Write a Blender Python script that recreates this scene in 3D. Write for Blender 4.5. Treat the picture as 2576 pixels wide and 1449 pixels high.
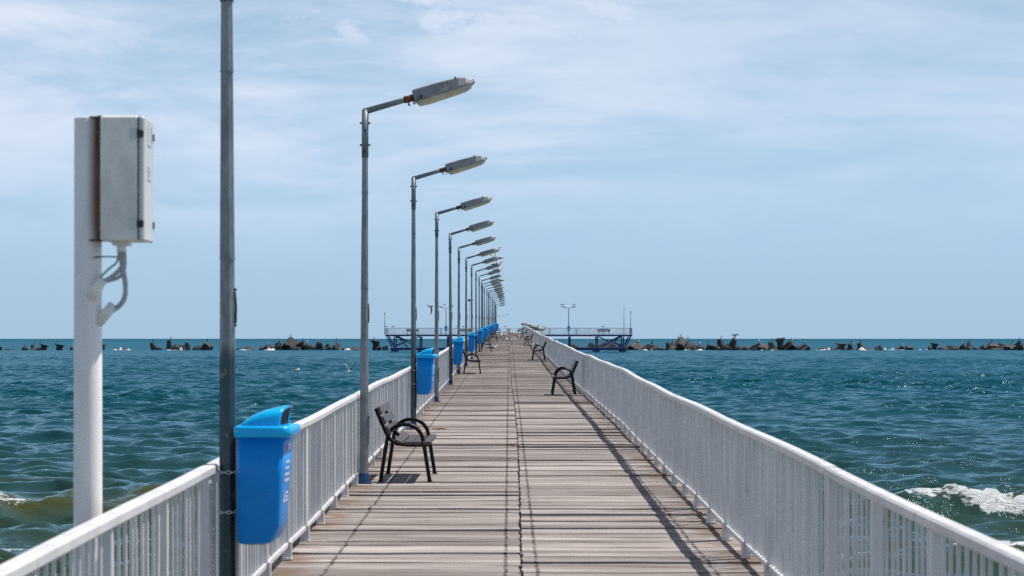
import bpy, math, random
import numpy as np
from mathutils import Vector, Matrix, Euler

random.seed(7)
rng = np.random.default_rng(7)
R = math.radians
sc = bpy.context.scene
for o in list(bpy.data.objects):
    bpy.data.objects.remove(o, do_unlink=True)
C = sc.collection

# ------------------------------------------------------------------ camera
# sea level is z = 0; the camera stands on the landward end of the pier and looks along +Y.
CAM_Z = 1.967
D = 22.92            # metres of depth per survey unit d
U = 240.0            # survey units per metre at d = 1
cam_d = bpy.data.cameras.new('camera')
cam = bpy.data.objects.new('camera', cam_d)
C.objects.link(cam)
cam.location = (0, 0, CAM_Z)
cam.rotation_euler = (R(90), 0, 0)
cam_d.sensor_width = 36.0
cam_d.lens = 36.0 * 5500 / 2576
cam_d.shift_x = 8 / 2576
cam_d.shift_y = 126.5 / 2576
cam_d.clip_start = 0.1
cam_d.clip_end = 30000
cam_d.dof.use_dof = True
cam_d.dof.focus_distance = 45
cam_d.dof.aperture_fstop = 6.3
sc.camera = cam

# ------------------------------------------------------------------ world and sun
SUN_DX, SUN_DY = 0.42, 0.20          # shadow run per metre of height, to -X and -Y
sun_el = math.atan(1 / math.hypot(SUN_DX, SUN_DY))
sun_az = math.atan2(SUN_DX, SUN_DY)
world = bpy.data.worlds.new('World')
sc.world = world
world.use_nodes = True
nt = world.node_tree
nt.nodes.clear()


def N(tree, typ, **kw):
    n = tree.nodes.new(typ)
    for k, v in kw.items():
        setattr(n, k, v)
    return n


def math_node(tree, op, a, b=None, c=None, clamp=False):
    n = N(tree, 'ShaderNodeMath', operation=op, use_clamp=clamp)
    for i, v in enumerate((a, b, c)):
        if v is None:
            continue
        if isinstance(v, (int, float)):
            n.inputs[i].default_value = v
        else:
            tree.links.new(v, n.inputs[i])
    return n.outputs[0]


def mix_col(tree, fac, a, b, blend='MIX'):
    n = N(tree, 'ShaderNodeMix', data_type='RGBA', blend_type=blend, clamp_factor=True)
    for sock, v in ((n.inputs[0], fac), (n.inputs[6], a), (n.inputs[7], b)):
        if isinstance(v, (int, float)):
            sock.default_value = v
        elif isinstance(v, (tuple, list)):
            sock.default_value = (v[0], v[1], v[2], 1)
        else:
            tree.links.new(v, sock)
    return n.outputs[2]


def map_range(tree, v, a, b, c=0.0, d=1.0, smooth=True):
    n = N(tree, 'ShaderNodeMapRange', interpolation_type='SMOOTHSTEP' if smooth else 'LINEAR', clamp=True)
    tree.links.new(v, n.inputs[0])
    for i, x in enumerate((a, b, c, d)):
        n.inputs[i + 1].default_value = x
    return n.outputs[0]


def noise(tree, vec, scale, detail=4, rough=0.55, dist=0.0):
    n = N(tree, 'ShaderNodeTexNoise')
    n.inputs['Scale'].default_value = scale
    n.inputs['Detail'].default_value = detail
    n.inputs['Roughness'].default_value = rough
    n.inputs['Distortion'].default_value = dist
    if vec is not None:
        tree.links.new(vec, n.inputs['Vector'])
    return n.outputs[0]


def mapping(tree, vec, scale=(1, 1, 1), loc=(0, 0, 0), rot=(0, 0, 0)):
    n = N(tree, 'ShaderNodeMapping')
    tree.links.new(vec, n.inputs[0])
    n.inputs['Location'].default_value = loc
    n.inputs['Rotation'].default_value = rot
    n.inputs['Scale'].default_value = scale
    return n.outputs[0]


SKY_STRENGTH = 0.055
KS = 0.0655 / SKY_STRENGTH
sky = N(nt, 'ShaderNodeTexSky', sky_type='NISHITA')
sky.sun_disc = False
sky.sun_elevation = sun_el
sky.sun_rotation = sun_az
sky.altitude = 0
sky.air_density = 1.0
sky.dust_density = 0.6
sky.ozone_density = 2.0
tc = N(nt, 'ShaderNodeTexCoord')
sep = N(nt, 'ShaderNodeSeparateXYZ')
nt.links.new(tc.outputs['Generated'], sep.inputs[0])
zz = sep.outputs[2]
# a layer of grey-blue sea haze low over the horizon, the same all the way round
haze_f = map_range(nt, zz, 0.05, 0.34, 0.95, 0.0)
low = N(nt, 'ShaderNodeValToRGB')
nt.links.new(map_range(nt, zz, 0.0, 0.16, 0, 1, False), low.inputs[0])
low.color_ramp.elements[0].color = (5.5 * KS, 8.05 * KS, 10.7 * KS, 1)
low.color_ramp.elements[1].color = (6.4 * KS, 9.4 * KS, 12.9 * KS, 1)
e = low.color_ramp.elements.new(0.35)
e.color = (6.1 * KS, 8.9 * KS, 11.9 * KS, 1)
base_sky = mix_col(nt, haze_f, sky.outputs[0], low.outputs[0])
# clouds: thin streaks and a few heaped tops
v1 = mapping(nt, tc.outputs['Generated'], (5.0, 5.0, 22.0), (3.1, 0.4, 0.0))
n1 = noise(nt, v1, 1.0, 6, 0.6, 0.6)
v2 = mapping(nt, tc.outputs['Generated'], (12, 12, 60.0), (0.7, 1.9, 0.3))
n2 = noise(nt, v2, 1.0, 5, 0.6, 0.3)
streak = math_node(nt, 'ADD', math_node(nt, 'MULTIPLY', n1, 0.7), math_node(nt, 'MULTIPLY', n2, 0.3))
cl_a = map_range(nt, streak, 0.33, 0.60, 0.0, 0.92)
el_f = map_range(nt, zz, 0.02, 0.11, 0.0, 1.0)
side = map_range(nt, sep.outputs[0], 0.16, -0.10, 0.55, 1.0)
cl_a = math_node(nt, 'MULTIPLY', math_node(nt, 'MULTIPLY', cl_a, el_f), side)
v3 = mapping(nt, tc.outputs['Generated'], (9.0, 9.0, 22.0), (1.31, 0.2, 0.55))
n3 = noise(nt, v3, 1.3, 9, 0.62, 0.25)
heap = math_node(nt, 'MULTIPLY', map_range(nt, n3, 0.45, 0.545, 0.0, 0.78), map_range(nt, zz, 0.124, 0.140))
heap = math_node(nt, 'MULTIPLY', heap, map_range(nt, math_node(nt, 'ABSOLUTE', math_node(nt, 'SUBTRACT', sep.outputs[0], 0.03)), 0.09, 0.18, 1.0, 0.2))
cl = math_node(nt, 'MULTIPLY', math_node(nt, 'MAXIMUM', cl_a, heap), map_range(nt, zz, 0.18, 0.42, 1.0, 0.3))
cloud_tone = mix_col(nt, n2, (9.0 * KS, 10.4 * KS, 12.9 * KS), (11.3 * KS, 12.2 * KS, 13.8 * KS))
sky_col = mix_col(nt, cl, base_sky, cloud_tone)
bg = N(nt, 'ShaderNodeBackground')
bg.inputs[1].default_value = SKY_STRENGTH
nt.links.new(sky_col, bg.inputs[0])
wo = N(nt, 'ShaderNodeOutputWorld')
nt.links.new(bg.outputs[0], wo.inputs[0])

sun_d = bpy.data.lights.new('sun', 'SUN')
sun_d.energy = 5.0
sun_d.angle = R(0.53)
sun_d.color = (1.0, 0.95, 0.88)
sun = bpy.data.objects.new('sun', sun_d)
C.objects.link(sun)
sun.location = (20, 30, 60)
sun.rotation_euler = Vector((-SUN_DX, -SUN_DY, -1)).to_track_quat('-Z', 'Y').to_euler()

sc.view_settings.view_transform = 'Standard'
sc.view_settings.look = 'None'
sc.view_settings.exposure = 0.12
sc.view_settings.gamma = 1.0
sc.view_settings.use_curve_mapping = False
sc.render.engine = 'CYCLES'
sc.cycles.use_denoising = False
sc.cycles.max_bounces = 6
sc.cycles.sample_clamp_indirect = 3.0
sc.cycles.sample_clamp_direct = 10.0

# ------------------------------------------------------------------ helpers


def pt(x, y, d):
    """survey bearing (x right of the pier axis, y below the horizon line) and range -> metres"""
    return Vector(((x - 1280) * d / U, D * d, CAM_Z + (851 - y) * d / U))


def deck_z(Y):
    d = Y / D
    lin = -415 + 50 * d
    t = (118 - lin) / 12
    soft = 118 - 12 * (t if t > 30 else math.log1p(math.exp(t)))
    wob = 0.004 * math.sin(Y * 0.56 + 1) + 0.010 * math.sin(Y * 0.21 + 0.4)
    return CAM_Z + soft / U + wob * min(1, Y / 40)


def sway(Y):     # the pier is not laid out dead straight
    return 0.03 * math.sin(Y * 0.045) - 0.02 * math.sin(Y * 0.11 + 1)


class MB:
    def __init__(s):
        s.v = []; s.f = []; s.m = []; s.s = []

    def add(s, verts, faces, mat=0, smooth=False):
        b = len(s.v)
        s.v += [tuple(v) for v in verts]
        for f in faces:
            s.f.append(tuple(i + b for i in f)); s.m.append(mat); s.s.append(smooth)
        return s

    def box(s, c, size, rot=None, mat=0, bev=0.0):
        x, y, z = size[0] / 2, size[1] / 2, size[2] / 2
        if bev <= 0:
            vs = [(-x, -y, -z), (x, -y, -z), (x, y, -z), (-x, y, -z), (-x, -y, z), (x, -y, z), (x, y, z), (-x, y, z)]
            fs = [(0, 3, 2, 1), (4, 5, 6, 7), (0, 1, 5, 4), (1, 2, 6, 5), (2, 3, 7, 6), (3, 0, 4, 7)]
        else:
            b = bev
            ring = lambda xx, yy, k, zz_: [(-xx + k, -yy, zz_), (xx - k, -yy, zz_), (xx, -yy + k, zz_), (xx, yy - k, zz_),
                                           (xx - k, yy, zz_), (-xx + k, yy, zz_), (-xx, yy - k, zz_), (-xx, -yy + k, zz_)]
            rs = [ring(x - b, y - b, b * .4, -z), ring(x, y, b, -z + b), ring(x, y, b, z - b), ring(x - b, y - b, b * .4, z)]
            vs = sum(rs, [])
            fs = []
            for k in range(3):
                for i in range(8):
                    j = (i + 1) % 8
                    fs.append((k * 8 + i, k * 8 + j, k * 8 + 8 + j, k * 8 + 8 + i))
            fs.append(tuple(reversed(range(8)))); fs.append(tuple(range(24, 32)))
        c = Vector(c)
        if rot is not None:
            m = rot if isinstance(rot, Matrix) else Euler(rot).to_matrix()
            vs = [m @ Vector(v) for v in vs]
        return s.add([Vector(v) + c for v in vs], fs, mat)

    def loft(s, rings, mat=0, smooth=True, caps=(True, True), mats=None):
        n = len(rings[0])
        vs = [p for r in rings for p in r]
        b = len(s.v)
        s.v += [tuple(p) for p in vs]
        for k in range(len(rings) - 1):
            for i in range(n):
                j = (i + 1) % n
                s.f.append((b + k * n + i, b + k * n + j, b + (k + 1) * n + j, b + (k + 1) * n + i))
                s.m.append(mats[k] if mats else mat); s.s.append(smooth)
        if caps[0]:
            s.f.append(tuple(b + i for i in reversed(range(n)))); s.m.append(mats[0] if mats else mat); s.s.append(False)
        if caps[1]:
            s.f.append(tuple(b + (len(rings) - 1) * n + i for i in range(n))); s.m.append(mats[-1] if mats else mat); s.s.append(False)
        return s

    def tube(s, path, r, n=8, mat=0, smooth=True, phase=0.0):
        path = [Vector(p) for p in path]
        rs = r if isinstance(r, (list, tuple)) else [r] * len(path)
        rings = []
        prev_u = None
        for i, p in enumerate(path):
            a = path[max(0, i - 1)]; b = path[min(len(path) - 1, i + 1)]
            t = (b - a).normalized()
            if prev_u is None:
                ref = Vector((0, 1, 0)) if abs(t.y) < 0.9 else Vector((1, 0, 0))
                u = (ref - t * ref.dot(t)).normalized()
            else:
                u = (prev_u - t * prev_u.dot(t)).normalized()
            prev_u = u
            w = t.cross(u)
            rings.append([p + (u * math.cos(q) + w * math.sin(q)) * rs[i]
                          for q in [phase + 2 * math.pi * k / n for k in range(n)]])
        return s.loft(rings, mat, smooth)

    def mesh(s, name, mats):
        me = bpy.data.meshes.new(name)
        me.from_pydata(s.v, [], s.f)
        for m in (mats if isinstance(mats, (list, tuple)) else [mats]):
            me.materials.append(m)
        me.polygons.foreach_set('material_index', s.m)
        me.polygons.foreach_set('use_smooth', s.s)
        me.update()
        return me


def ob(name, mesh, parent=None, loc=(0, 0, 0), rot=(0, 0, 0), scale=None):
    o = bpy.data.objects.new(name, mesh)
    C.objects.link(o)
    o.location = loc
    o.rotation_euler = rot
    if scale is not None:
        o.scale = scale if isinstance(scale, (tuple, list)) else (scale,) * 3
    if parent is not None:
        o.parent = parent
    return o


def tag(o, label=None, cat=None, group=None, kind=None):
    if label: o['label'] = label
    if cat: o['category'] = cat
    if group: o['group'] = group
    if kind: o['kind'] = kind
    return o


def empty(name, loc=(0, 0, 0), rz=0, **kw):
    o = bpy.data.objects.new(name, None)
    C.objects.link(o)
    o.empty_display_size = 0.2
    o.location = loc
    o.rotation_euler = (0, 0, rz)
    return tag(o, **kw)


def copy_tree(o, parent=None):
    c = o.copy()
    C.objects.link(c)
    c.parent = parent
    for ch in list(o.children):
        copy_tree(ch, c)
    return c


ORD = ['first', 'second', 'third', 'fourth', 'fifth', 'sixth', 'seventh', 'eighth', 'ninth', 'tenth', 'eleventh', 'twelfth',
       'thirteenth', 'fourteenth', 'fifteenth', 'sixteenth', 'seventeenth', 'eighteenth', 'nineteenth', 'twentieth',
       'twenty-first', 'twenty-second', 'twenty-third', 'twenty-fourth', 'twenty-fifth', 'twenty-sixth', 'twenty-seventh',
       'twenty-eighth', 'twenty-ninth', 'thirtieth', 'thirty-first', 'thirty-second', 'thirty-third', 'thirty-fourth',
       'thirty-fifth', 'thirty-sixth', 'thirty-seventh', 'thirty-eighth', 'thirty-ninth', 'fortieth', 'forty-first',
       'forty-second', 'forty-third', 'forty-fourth', 'forty-fifth', 'forty-sixth', 'forty-seventh', 'forty-eighth']

# ------------------------------------------------------------------ materials


def new_mat(name):
    m = bpy.data.materials.new(name)
    m.use_nodes = True
    t = m.node_tree
    p = t.nodes['Principled BSDF']
    return m, t, p


def nmat(name, c1, c2=None, scale=6.0, rough=0.5, metal=0.0, bump=0.0, stretch=(1, 1, 1), lo=0.35, hi=0.65,
         rough2=None, spec=None, coord='Object', detail=5, third=None, vary=0.0):
    """procedural material: noise blend of two colours, optional third colour in sparse blotches"""
    m, t, p = new_mat(name)
    p.inputs['Roughness'].default_value = rough
    p.inputs['Metallic'].default_value = metal
    if spec is not None:
        p.inputs['Specular IOR Level'].default_value = spec
    if coord == 'World':
        g = N(t, 'ShaderNodeNewGeometry'); vec = g.outputs['Position']
    else:
        g = N(t, 'ShaderNodeTexCoord'); vec = g.outputs['Object']
    vec = mapping(t, vec, stretch)
    n = noise(t, vec, scale, detail, 0.6)
    f = map_range(t, n, lo, hi)
    col = mix_col(t, f, c1, c2 or c1)
    if third:
        tcol, tscale, tlo, thi = third
        n2_ = noise(t, mapping(t, vec, (1, 1, 1), (5.3, 1.7, 9.1)), tscale, 6, 0.65)
        col = mix_col(t, map_range(t, n2_, tlo, thi), col, tcol)
    if vary:
        oi = N(t, 'ShaderNodeObjectInfo')
        hsv = N(t, 'ShaderNodeHueSaturation')
        t.links.new(col, hsv.inputs['Color'])
        t.links.new(math_node(t, 'MULTIPLY_ADD', oi.outputs['Random'], vary, 1 - vary / 2), hsv.inputs['Value'])
        col = hsv.outputs[0]
    t.links.new(col, p.inputs['Base Color'])
    if rough2 is not None:
        t.links.new(math_node(t, 'MULTIPLY_ADD', f, rough2 - rough, rough), p.inputs['Roughness'])
    if bump:
        b = N(t, 'ShaderNodeBump')
        b.inputs['Strength'].default_value = bump
        b.inputs['Distance'].default_value = 0.02
        t.links.new(n, b.inputs['Height'])
        t.links.new(b.outputs[0], p.inputs['Normal'])
    return m


M = {}
M['white'] = nmat('white_paint', (.68, .675, .685), (.57, .565, .575), 5, 0.42, bump=0.05, stretch=(1, 1, .35),
                  third=((.47, .39, .32), 7, .58, .76), coord='World')
M['white_dirty'] = nmat('weathered_white_enamel', (.90, .855, .82), (.70, .66, .635), 7, 0.55, bump=.04, stretch=(1, 1, .5), third=((.42, .38, .35), 5, .54, .78))
M['galv'] = nmat('galvanised_steel', (.25, .27, .295), (.16, .18, .20), 14, 0.5, 0.35, bump=.04, stretch=(1, 1, .25),
                 third=((.33, .34, .33), 30, .66, .74))
M['housing'] = nmat('grey_cast_housing', (.30, .315, .33), (.20, .21, .225), 12, .55, .1, stretch=(1, 1, .3), third=((.11, .09, .075), 18, .60, .70), vary=.2)
M['diffuser'] = nmat('yellowed_diffuser', (.62, .55, .38), (.50, .44, .30), 7, .35)
M['rust'] = nmat('rust', (.17, .05, .022), (.07, .022, .014), 18, .85, bump=.3, vary=.5)
M['rust_steel'] = nmat('rusty_steel', (.23, .10, .045), (.09, .045, .03), 10, .8, bump=.2)
M['black'] = nmat('black_enamel', (.004, .004, .0045), (.007, .007, .007), 8, .38, spec=.2)
M['dark_metal'] = nmat('dark_fitting', (.025, .023, .024), (.05, .04, .035), 20, .55)
M['slat'] = nmat('brown_bench_slat', (.075, .055, .055), (.045, .033, .034), 6, .45, stretch=(8, .6, 8), bump=.05)
M['bin'] = nmat('blue_plastic', (.0005, .24, .70), (.0005, .21, .63), 4, .34, vary=.12, spec=.2, third=((.03, .26, .62), 7, .60, .82))
M['bin_lid'] = nmat('light_blue_plastic', (.0005, .40, .80), (.0005, .35, .74), 4, .3, vary=.12, spec=.3)
M['mouth_shade'] = nmat('painted_mouth_shade', (.004, .005, .006), None, 4, .8)
M['green'] = nmat('green_plastic', (.01, .13, .01), None, 4, .5)
M['print'] = nmat('white_print', (.75, .78, .80), None, 5, .5)
M['print_red'] = nmat('red_print', (.55, .05, .05), None, 5, .5)
M['steel_blue'] = nmat('blue_steel', (.008, .025, .22), (.006, .018, .15), 5, .5, vary=.1, third=((.05, .05, .06), 6, .62, .75))
M['rail_far'] = nmat('grey_white_rail', (.55, .57, .60), (.42, .44, .47), 3, .5)
M['caisson'] = nmat('dark_pile', (.02, .019, .02), (.045, .04, .04), 3, .8)
M['concrete'] = nmat('wet_sea_concrete', (.034, .036, .041), (.012, .0125, .015), 1.3, .75, bump=.35, third=((.105, .105, .105), 1.6, .58, .78), vary=.5)
M['gull_white'] = nmat('white_feathers', (.78, .77, .74), (.66, .63, .58), 20, .8)
M['gull_grey'] = nmat('grey_wing_feathers', (.20, .20, .215), (.13, .125, .13), 25, .8, vary=.5)
M['gull_brown'] = nmat('brown_mottled_feathers', (.26, .215, .17), (.56, .51, .44), 34, .8, vary=.4)
M['gull_dark'] = nmat('black_wing_tip', (.02, .02, .02), None, 5, .7)
M['beak'] = nmat('yellow_beak', (.55, .30, .05), None, 5, .5)
M['leg'] = nmat('pinkish_leg', (.42, .28, .20), None, 5, .6)
M['cormorant'] = nmat('black_feathers', (.010, .010, .012), (.022, .020, .018), 12, .6)
M['cable'] = nmat('grey_cable', (.42, .42, .44), (.33, .33, .35), 9, .5)
M['red'] = nmat('red_lamp', (.45, .02, .01), None, 5, .5)
M['dry_weed'] = nmat('dry_weed', (.33, .20, .07), (.20, .11, .04), 20, .9)

# lamp post: bare galvanised above, dark blue-green paint over the lowest metres, both real paint
m, t, p = new_mat('lamp_post_steel')
g = N(t, 'ShaderNodeTexCoord')
s_ = N(t, 'ShaderNodeSeparateXYZ'); t.links.new(g.outputs['Object'], s_.inputs[0])
nn = noise(t, mapping(t, g.outputs['Object'], (1, 1, .3)), 16, 6, .65)
oi = N(t, 'ShaderNodeObjectInfo')
bare = mix_col(t, map_range(t, nn, .36, .64), (.165, .185, .205), (.27, .29, .315))
bare = mix_col(t, map_range(t, noise(t, mapping(t, g.outputs['Object'], (1, 1, .12)), 40, 4, .6), .62, .72), bare, (.32, .33, .33))
paint = mix_col(t, oi.outputs['Random'], (.016, .040, .068), (.018, .048, .062))
paint = mix_col(t, map_range(t, noise(t, g.outputs['Object'], 11, 6, .6), .60, .72), paint, (.20, .17, .14))
edge = math_node(t, 'ADD', s_.outputs[2], math_node(t, 'MULTIPLY', nn, .12))
lim = math_node(t, 'MULTIPLY_ADD', oi.outputs['Random'], 0.5, 1.15)
pf = math_node(t, 'MULTIPLY', map_range(t, math_node(t, 'SUBTRACT', edge, lim), -.10, .03, 1.0, 0.0), oi.outputs['Alpha'])
t.links.new(mix_col(t, pf, bare, paint), p.inputs['Base Color'])
p.inputs['Roughness'].default_value = .45
p.inputs['Metallic'].default_value = .25
M['post'] = m
M['blue_band'] = nmat('blue_base_paint', (.01, .07, .25), (.008, .05, .16), 14, .5, third=((.25, .24, .23), 12, .58, .68))

# weathered deck boards
m, t, p = new_mat('weathered_deck_wood')
g = N(t, 'ShaderNodeNewGeometry')
pos = g.outputs['Position']
oi = N(t, 'ShaderNodeObjectInfo')
sx = N(t, 'ShaderNodeSeparateXYZ'); t.links.new(pos, sx.inputs[0])
grain = noise(t, mapping(t, pos, (1.1, 38, 10)), 1.0, 6, .62, .4)
fine = noise(t, mapping(t, pos, (4.0, 170, 10)), 1.0, 4, .6)
board = noise(t, mapping(t, pos, (.35, 4.6, 1)), 1.0, 2, .5)
patch = noise(t, mapping(t, pos, (1.2, .8, 1)), 1.0, 5, .6)
c = mix_col(t, map_range(t, board, .28, .72), (.205, .176, .162), (.385, .345, .325))
c = mix_col(t, map_range(t, patch, .45, .75, 0, .45), c, (.40, .36, .345))
c = mix_col(t, map_range(t, grain, .52, .68, 0, .75), c, (.10, .078, .07))
streaks = noise(t, mapping(t, pos, (.55, 11.5, 1), (3.3, 1.1, 0)), 1.0, 4, .65, .2)
c = mix_col(t, map_range(t, streaks, .55, .67, 0, .62), c, (.085, .066, .058))
c = mix_col(t, map_range(t, streaks, .44, .26, 0, .55), c, (.46, .42, .405))
c = mix_col(t, map_range(t, fine, .54, .70, 0, .4), c, (.09, .07, .062))
hsv = N(t, 'ShaderNodeHueSaturation'); t.links.new(c, hsv.inputs['Color'])
t.links.new(math_node(t, 'MULTIPLY_ADD', oi.outputs['Random'], .58, .72), hsv.inputs['Value'])
c = hsv.outputs[0]
jag = noise(t, mapping(t, pos, (1, 9, 1)), 1.0, 3, .7)
jagx = math_node(t, 'MULTIPLY_ADD', math_node(t, 'SUBTRACT', jag, .5), .05, sx.outputs[0])
ragged = noise(t, mapping(t, pos, (20, 26, 1)), 1.0, 2, .6)
st = None
for k, x0 in enumerate((-1.255, -0.022, 0.196, 1.415)):      # rows of rusting nails
    dd = math_node(t, 'ABSOLUTE', math_node(t, 'SUBTRACT', jagx, x0))
    f = map_range(t, dd, .005, .019, 1, 0)
    st = f if st is None else math_node(t, 'MAXIMUM', st, f)
st = math_node(t, 'MULTIPLY', st, map_range(t, ragged, .40, .52, .1, .9))
c = mix_col(t, st, c, (.022, .014, .012))
# rust-brown damp by the railing feet
ex = math_node(t, 'ABSOLUTE', math_node(t, 'SUBTRACT', sx.outputs[0], .06))
ef = math_node(t, 'MULTIPLY', map_range(t, ex, 1.36, 1.62), map_range(t, noise(t, mapping(t, pos, (2, 5, 1)), 1.0, 4, .6), .42, .62, 0, .75))
c = mix_col(t, ef, c, (.15, .072, .03))
t.links.new(c, p.inputs['Base Color'])
p.inputs['Roughness'].default_value = .82
p.inputs['Specular IOR Level'].default_value = .25
b = N(t, 'ShaderNodeBump'); b.inputs['Strength'].default_value = .55; b.inputs['Distance'].default_value = .012
t.links.new(math_node(t, 'SUBTRACT', 1.0, math_node(t, 'ADD', math_node(t, 'MULTIPLY', map_range(t, grain, .48, .66), .7), math_node(t, 'MULTIPLY', fine, .3))), b.inputs['Height'])
t.links.new(b.outputs[0], p.inputs['Normal'])
M['wood'] = m
M['beam'] = nmat('dark_tarred_beam', (.03, .025, .022), (.05, .04, .035), 3, .85)

# sea water
m, t, p = new_mat('sea_water')
g = N(t, 'ShaderNodeNewGeometry'); pos = g.outputs['Position']


def attr(name):
    a = N(t, 'ShaderNodeAttribute'); a.attribute_name = name
    return a.outputs['Fac']


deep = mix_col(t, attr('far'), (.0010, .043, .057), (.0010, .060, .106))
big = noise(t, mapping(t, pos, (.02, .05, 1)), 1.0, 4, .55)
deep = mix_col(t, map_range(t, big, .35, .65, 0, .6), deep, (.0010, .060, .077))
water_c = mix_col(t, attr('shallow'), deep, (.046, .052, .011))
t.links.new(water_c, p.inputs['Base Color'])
p.inputs['Roughness'].default_value = .6
p.inputs['Specular IOR Level'].default_value = 0.0
w1 = noise(t, mapping(t, pos, (2.0, 4.2, 1)), 1.0, 5, .62, .3)
w0 = noise(t, mapping(t, pos, (.42, 1.1, 1)), 1.0, 4, .6, .4)
w2 = noise(t, mapping(t, pos, (7, 13, 1)), 1.0, 3, .6, .2)
hgt = math_node(t, 'ADD', math_node(t, 'MULTIPLY', w1, .055), math_node(t, 'MULTIPLY', w2, .012))
hgt = math_node(t, 'ADD', hgt, math_node(t, 'MULTIPLY', math_node(t, 'MULTIPLY', w0, attr('far')), .22))
b = N(t, 'ShaderNodeBump'); b.inputs['Strength'].default_value = .8; b.inputs['Distance'].default_value = 1.0
t.links.new(hgt, b.inputs['Height']); t.links.new(b.outputs[0], p.inputs['Normal'])
fres = N(t, 'ShaderNodeFresnel'); fres.inputs['IOR'].default_value = 1.33
t.links.new(b.outputs[0], fres.inputs['Normal'])
gls = N(t, 'ShaderNodeBsdfGlossy'); gls.inputs['Color'].default_value = (.58, .85, 1, 1)
t.links.new(math_node(t, 'MULTIPLY_ADD', attr('far'), .05, .03), gls.inputs['Roughness'])
t.links.new(b.outputs[0], gls.inputs['Normal'])
# chop too fine to model keeps the mean reflectance of a rough sea well under a mirror's
wmix = N(t, 'ShaderNodeMixShader')
t.links.new(math_node(t, 'MINIMUM', fres.outputs[0], attr('spec')), wmix.inputs[0])
t.links.new(p.outputs[0], wmix.inputs[1]); t.links.new(gls.outputs[0], wmix.inputs[2])
foam = N(t, 'ShaderNodeBsdfPrincipled')
foam.inputs['Base Color'].default_value = (.70, .73, .76, 1)
foam.inputs['Roughness'].default_value = .75
fb = N(t, 'ShaderNodeBump'); fb.inputs['Strength'].default_value = 1.0; fb.inputs['Distance'].default_value = .1
fn = noise(t, mapping(t, pos, (9, 9, 14)), 1.0, 6, .72, .5)
t.links.new(fn, fb.inputs['Height']); t.links.new(fb.outputs[0], foam.inputs['Normal'])
ff = map_range(t, math_node(t, 'ADD', attr('foam'), math_node(t, 'MULTIPLY_ADD', fn, 1.5, -.75)), .46, .60)
mixs = N(t, 'ShaderNodeMixShader')
t.links.new(ff, mixs.inputs[0]); t.links.new(wmix.outputs[0], mixs.inputs[1]); t.links.new(foam.outputs[0], mixs.inputs[2])
t.links.new(mixs.outputs[0], t.nodes['Material Output'].inputs[0])
M['water'] = m
M['foam'] = nmat('sea_foam', (.80, .82, .85), (.62, .68, .74), 3, .8, bump=.8)

# ------------------------------------------------------------------ the sea
rows = list(np.arange(-40, 6, 2.0)) + list(np.arange(6, 16, .4))
y = 16.0
while y < 9000:
    rows.append(y)
    if y < 66:
        y += .075
    elif y < 118:
        y += .098
    elif y < 230:
        y += .098 + (y - 118) * .0023
    elif y < 480:
        y += .35 + (y - 230) * .004
    else:
        y *= 1.03
rows = np.array(rows)
NI = 590
u_in = np.linspace(-1, 1, NI)
OUT = 10
yy = np.maximum(np.abs(rows), 6)
half = .31 * yy + 4.0
outer = 2.5 * yy + 300
cols = []
for k in range(OUT):
    f = ((OUT - k) / OUT) ** 2
    cols.append(-(half + (outer - half) * f))
P0x = P0y = None
X = np.stack(cols + [half * u for u in u_in] + [-c_ for c_ in reversed(cols)], axis=1).astype(np.float32)
Y = np.repeat(rows[:, None], X.shape[1], axis=1).astype(np.float32)
dyr = np.gradient(rows)
dxr = 2 * half / (NI - 1)
P0x, P0y = X.copy(), Y.copy()
Z = np.zeros_like(X)
NW = 92
lam = np.exp(rng.uniform(math.log(.27), math.log(3.4), NW))
ang = rng.normal(0.12, 0.55, NW)
ph = rng.uniform(0, 2 * math.pi, NW)
inner = np.ones(X.shape[1], np.float32); inner[:OUT] = 0; inner[-OUT:] = 0
amp_y = np.interp(rows, [0, 16, 30, 60, 400, 1500, 4000], [.55, .8, 1.0, 1.0, 1.0, .8, .4])
# gusts: patches where the chop is stronger or weaker
gust = (1 + .14 * np.sin(P0x * .11 + P0y * .05 + 1) + .12 * np.sin(P0x * .05 - P0y * .083 + 2.3) + .14 * np.sin(P0x * .31 + P0y * .17))
for L, a, p_ in zip(lam, ang, ph):
    k = 2 * math.pi / L
    steep = .058 * (1.0 if L > .42 else L / .42) * (1.0 if L < 1.25 else (1.25 / L) ** 1.35)
    A = steep / k
    kx, ky = k * math.sin(a), -k * math.cos(a)
    sp = np.maximum(dyr * abs(math.cos(a)), dxr * max(abs(math.sin(a)), .25))
    w = (np.clip((L / sp - 2.0) / 2.0, 0, 1) * amp_y).astype(np.float32)
    th = np.float32(kx) * P0x + np.float32(ky) * P0y + np.float32(p_)
    W = (w[:, None] * inner[None, :]) * gust
    s, c_ = np.sin(th), np.cos(th)
    Z += A * W * s
    X += A * W * c_ * math.sin(a) * .65
    Y += A * W * c_ * -math.cos(a) * .65
# long far swell keeps the distant water from going mirror flat
for L, a, p_ in [(14, .1, 0), (19, -.2, 1), (27, .25, 2), (11, -.35, 4), (36, 0.0, 5)]:
    k = 2 * math.pi / L
    w = np.clip((L / dyr - 2.5) / 2, 0, 1) * np.clip((rows - 60) / 200, 0, 1)
    Z += (.022 * (w[:, None] * inner[None, :])) * np.sin(k * math.sin(a) * P0x - k * math.cos(a) * P0y + p_)
foam_a = np.zeros_like(X)
shal = np.repeat(np.interp(rows, [0, 19, 30, 48, 80], [.8, .58, .30, .12, 0])[:, None], X.shape[1], axis=1)
pier_mask = np.clip((np.abs(P0x - .1) - 1.9) / .9, 0, 1)


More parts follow.
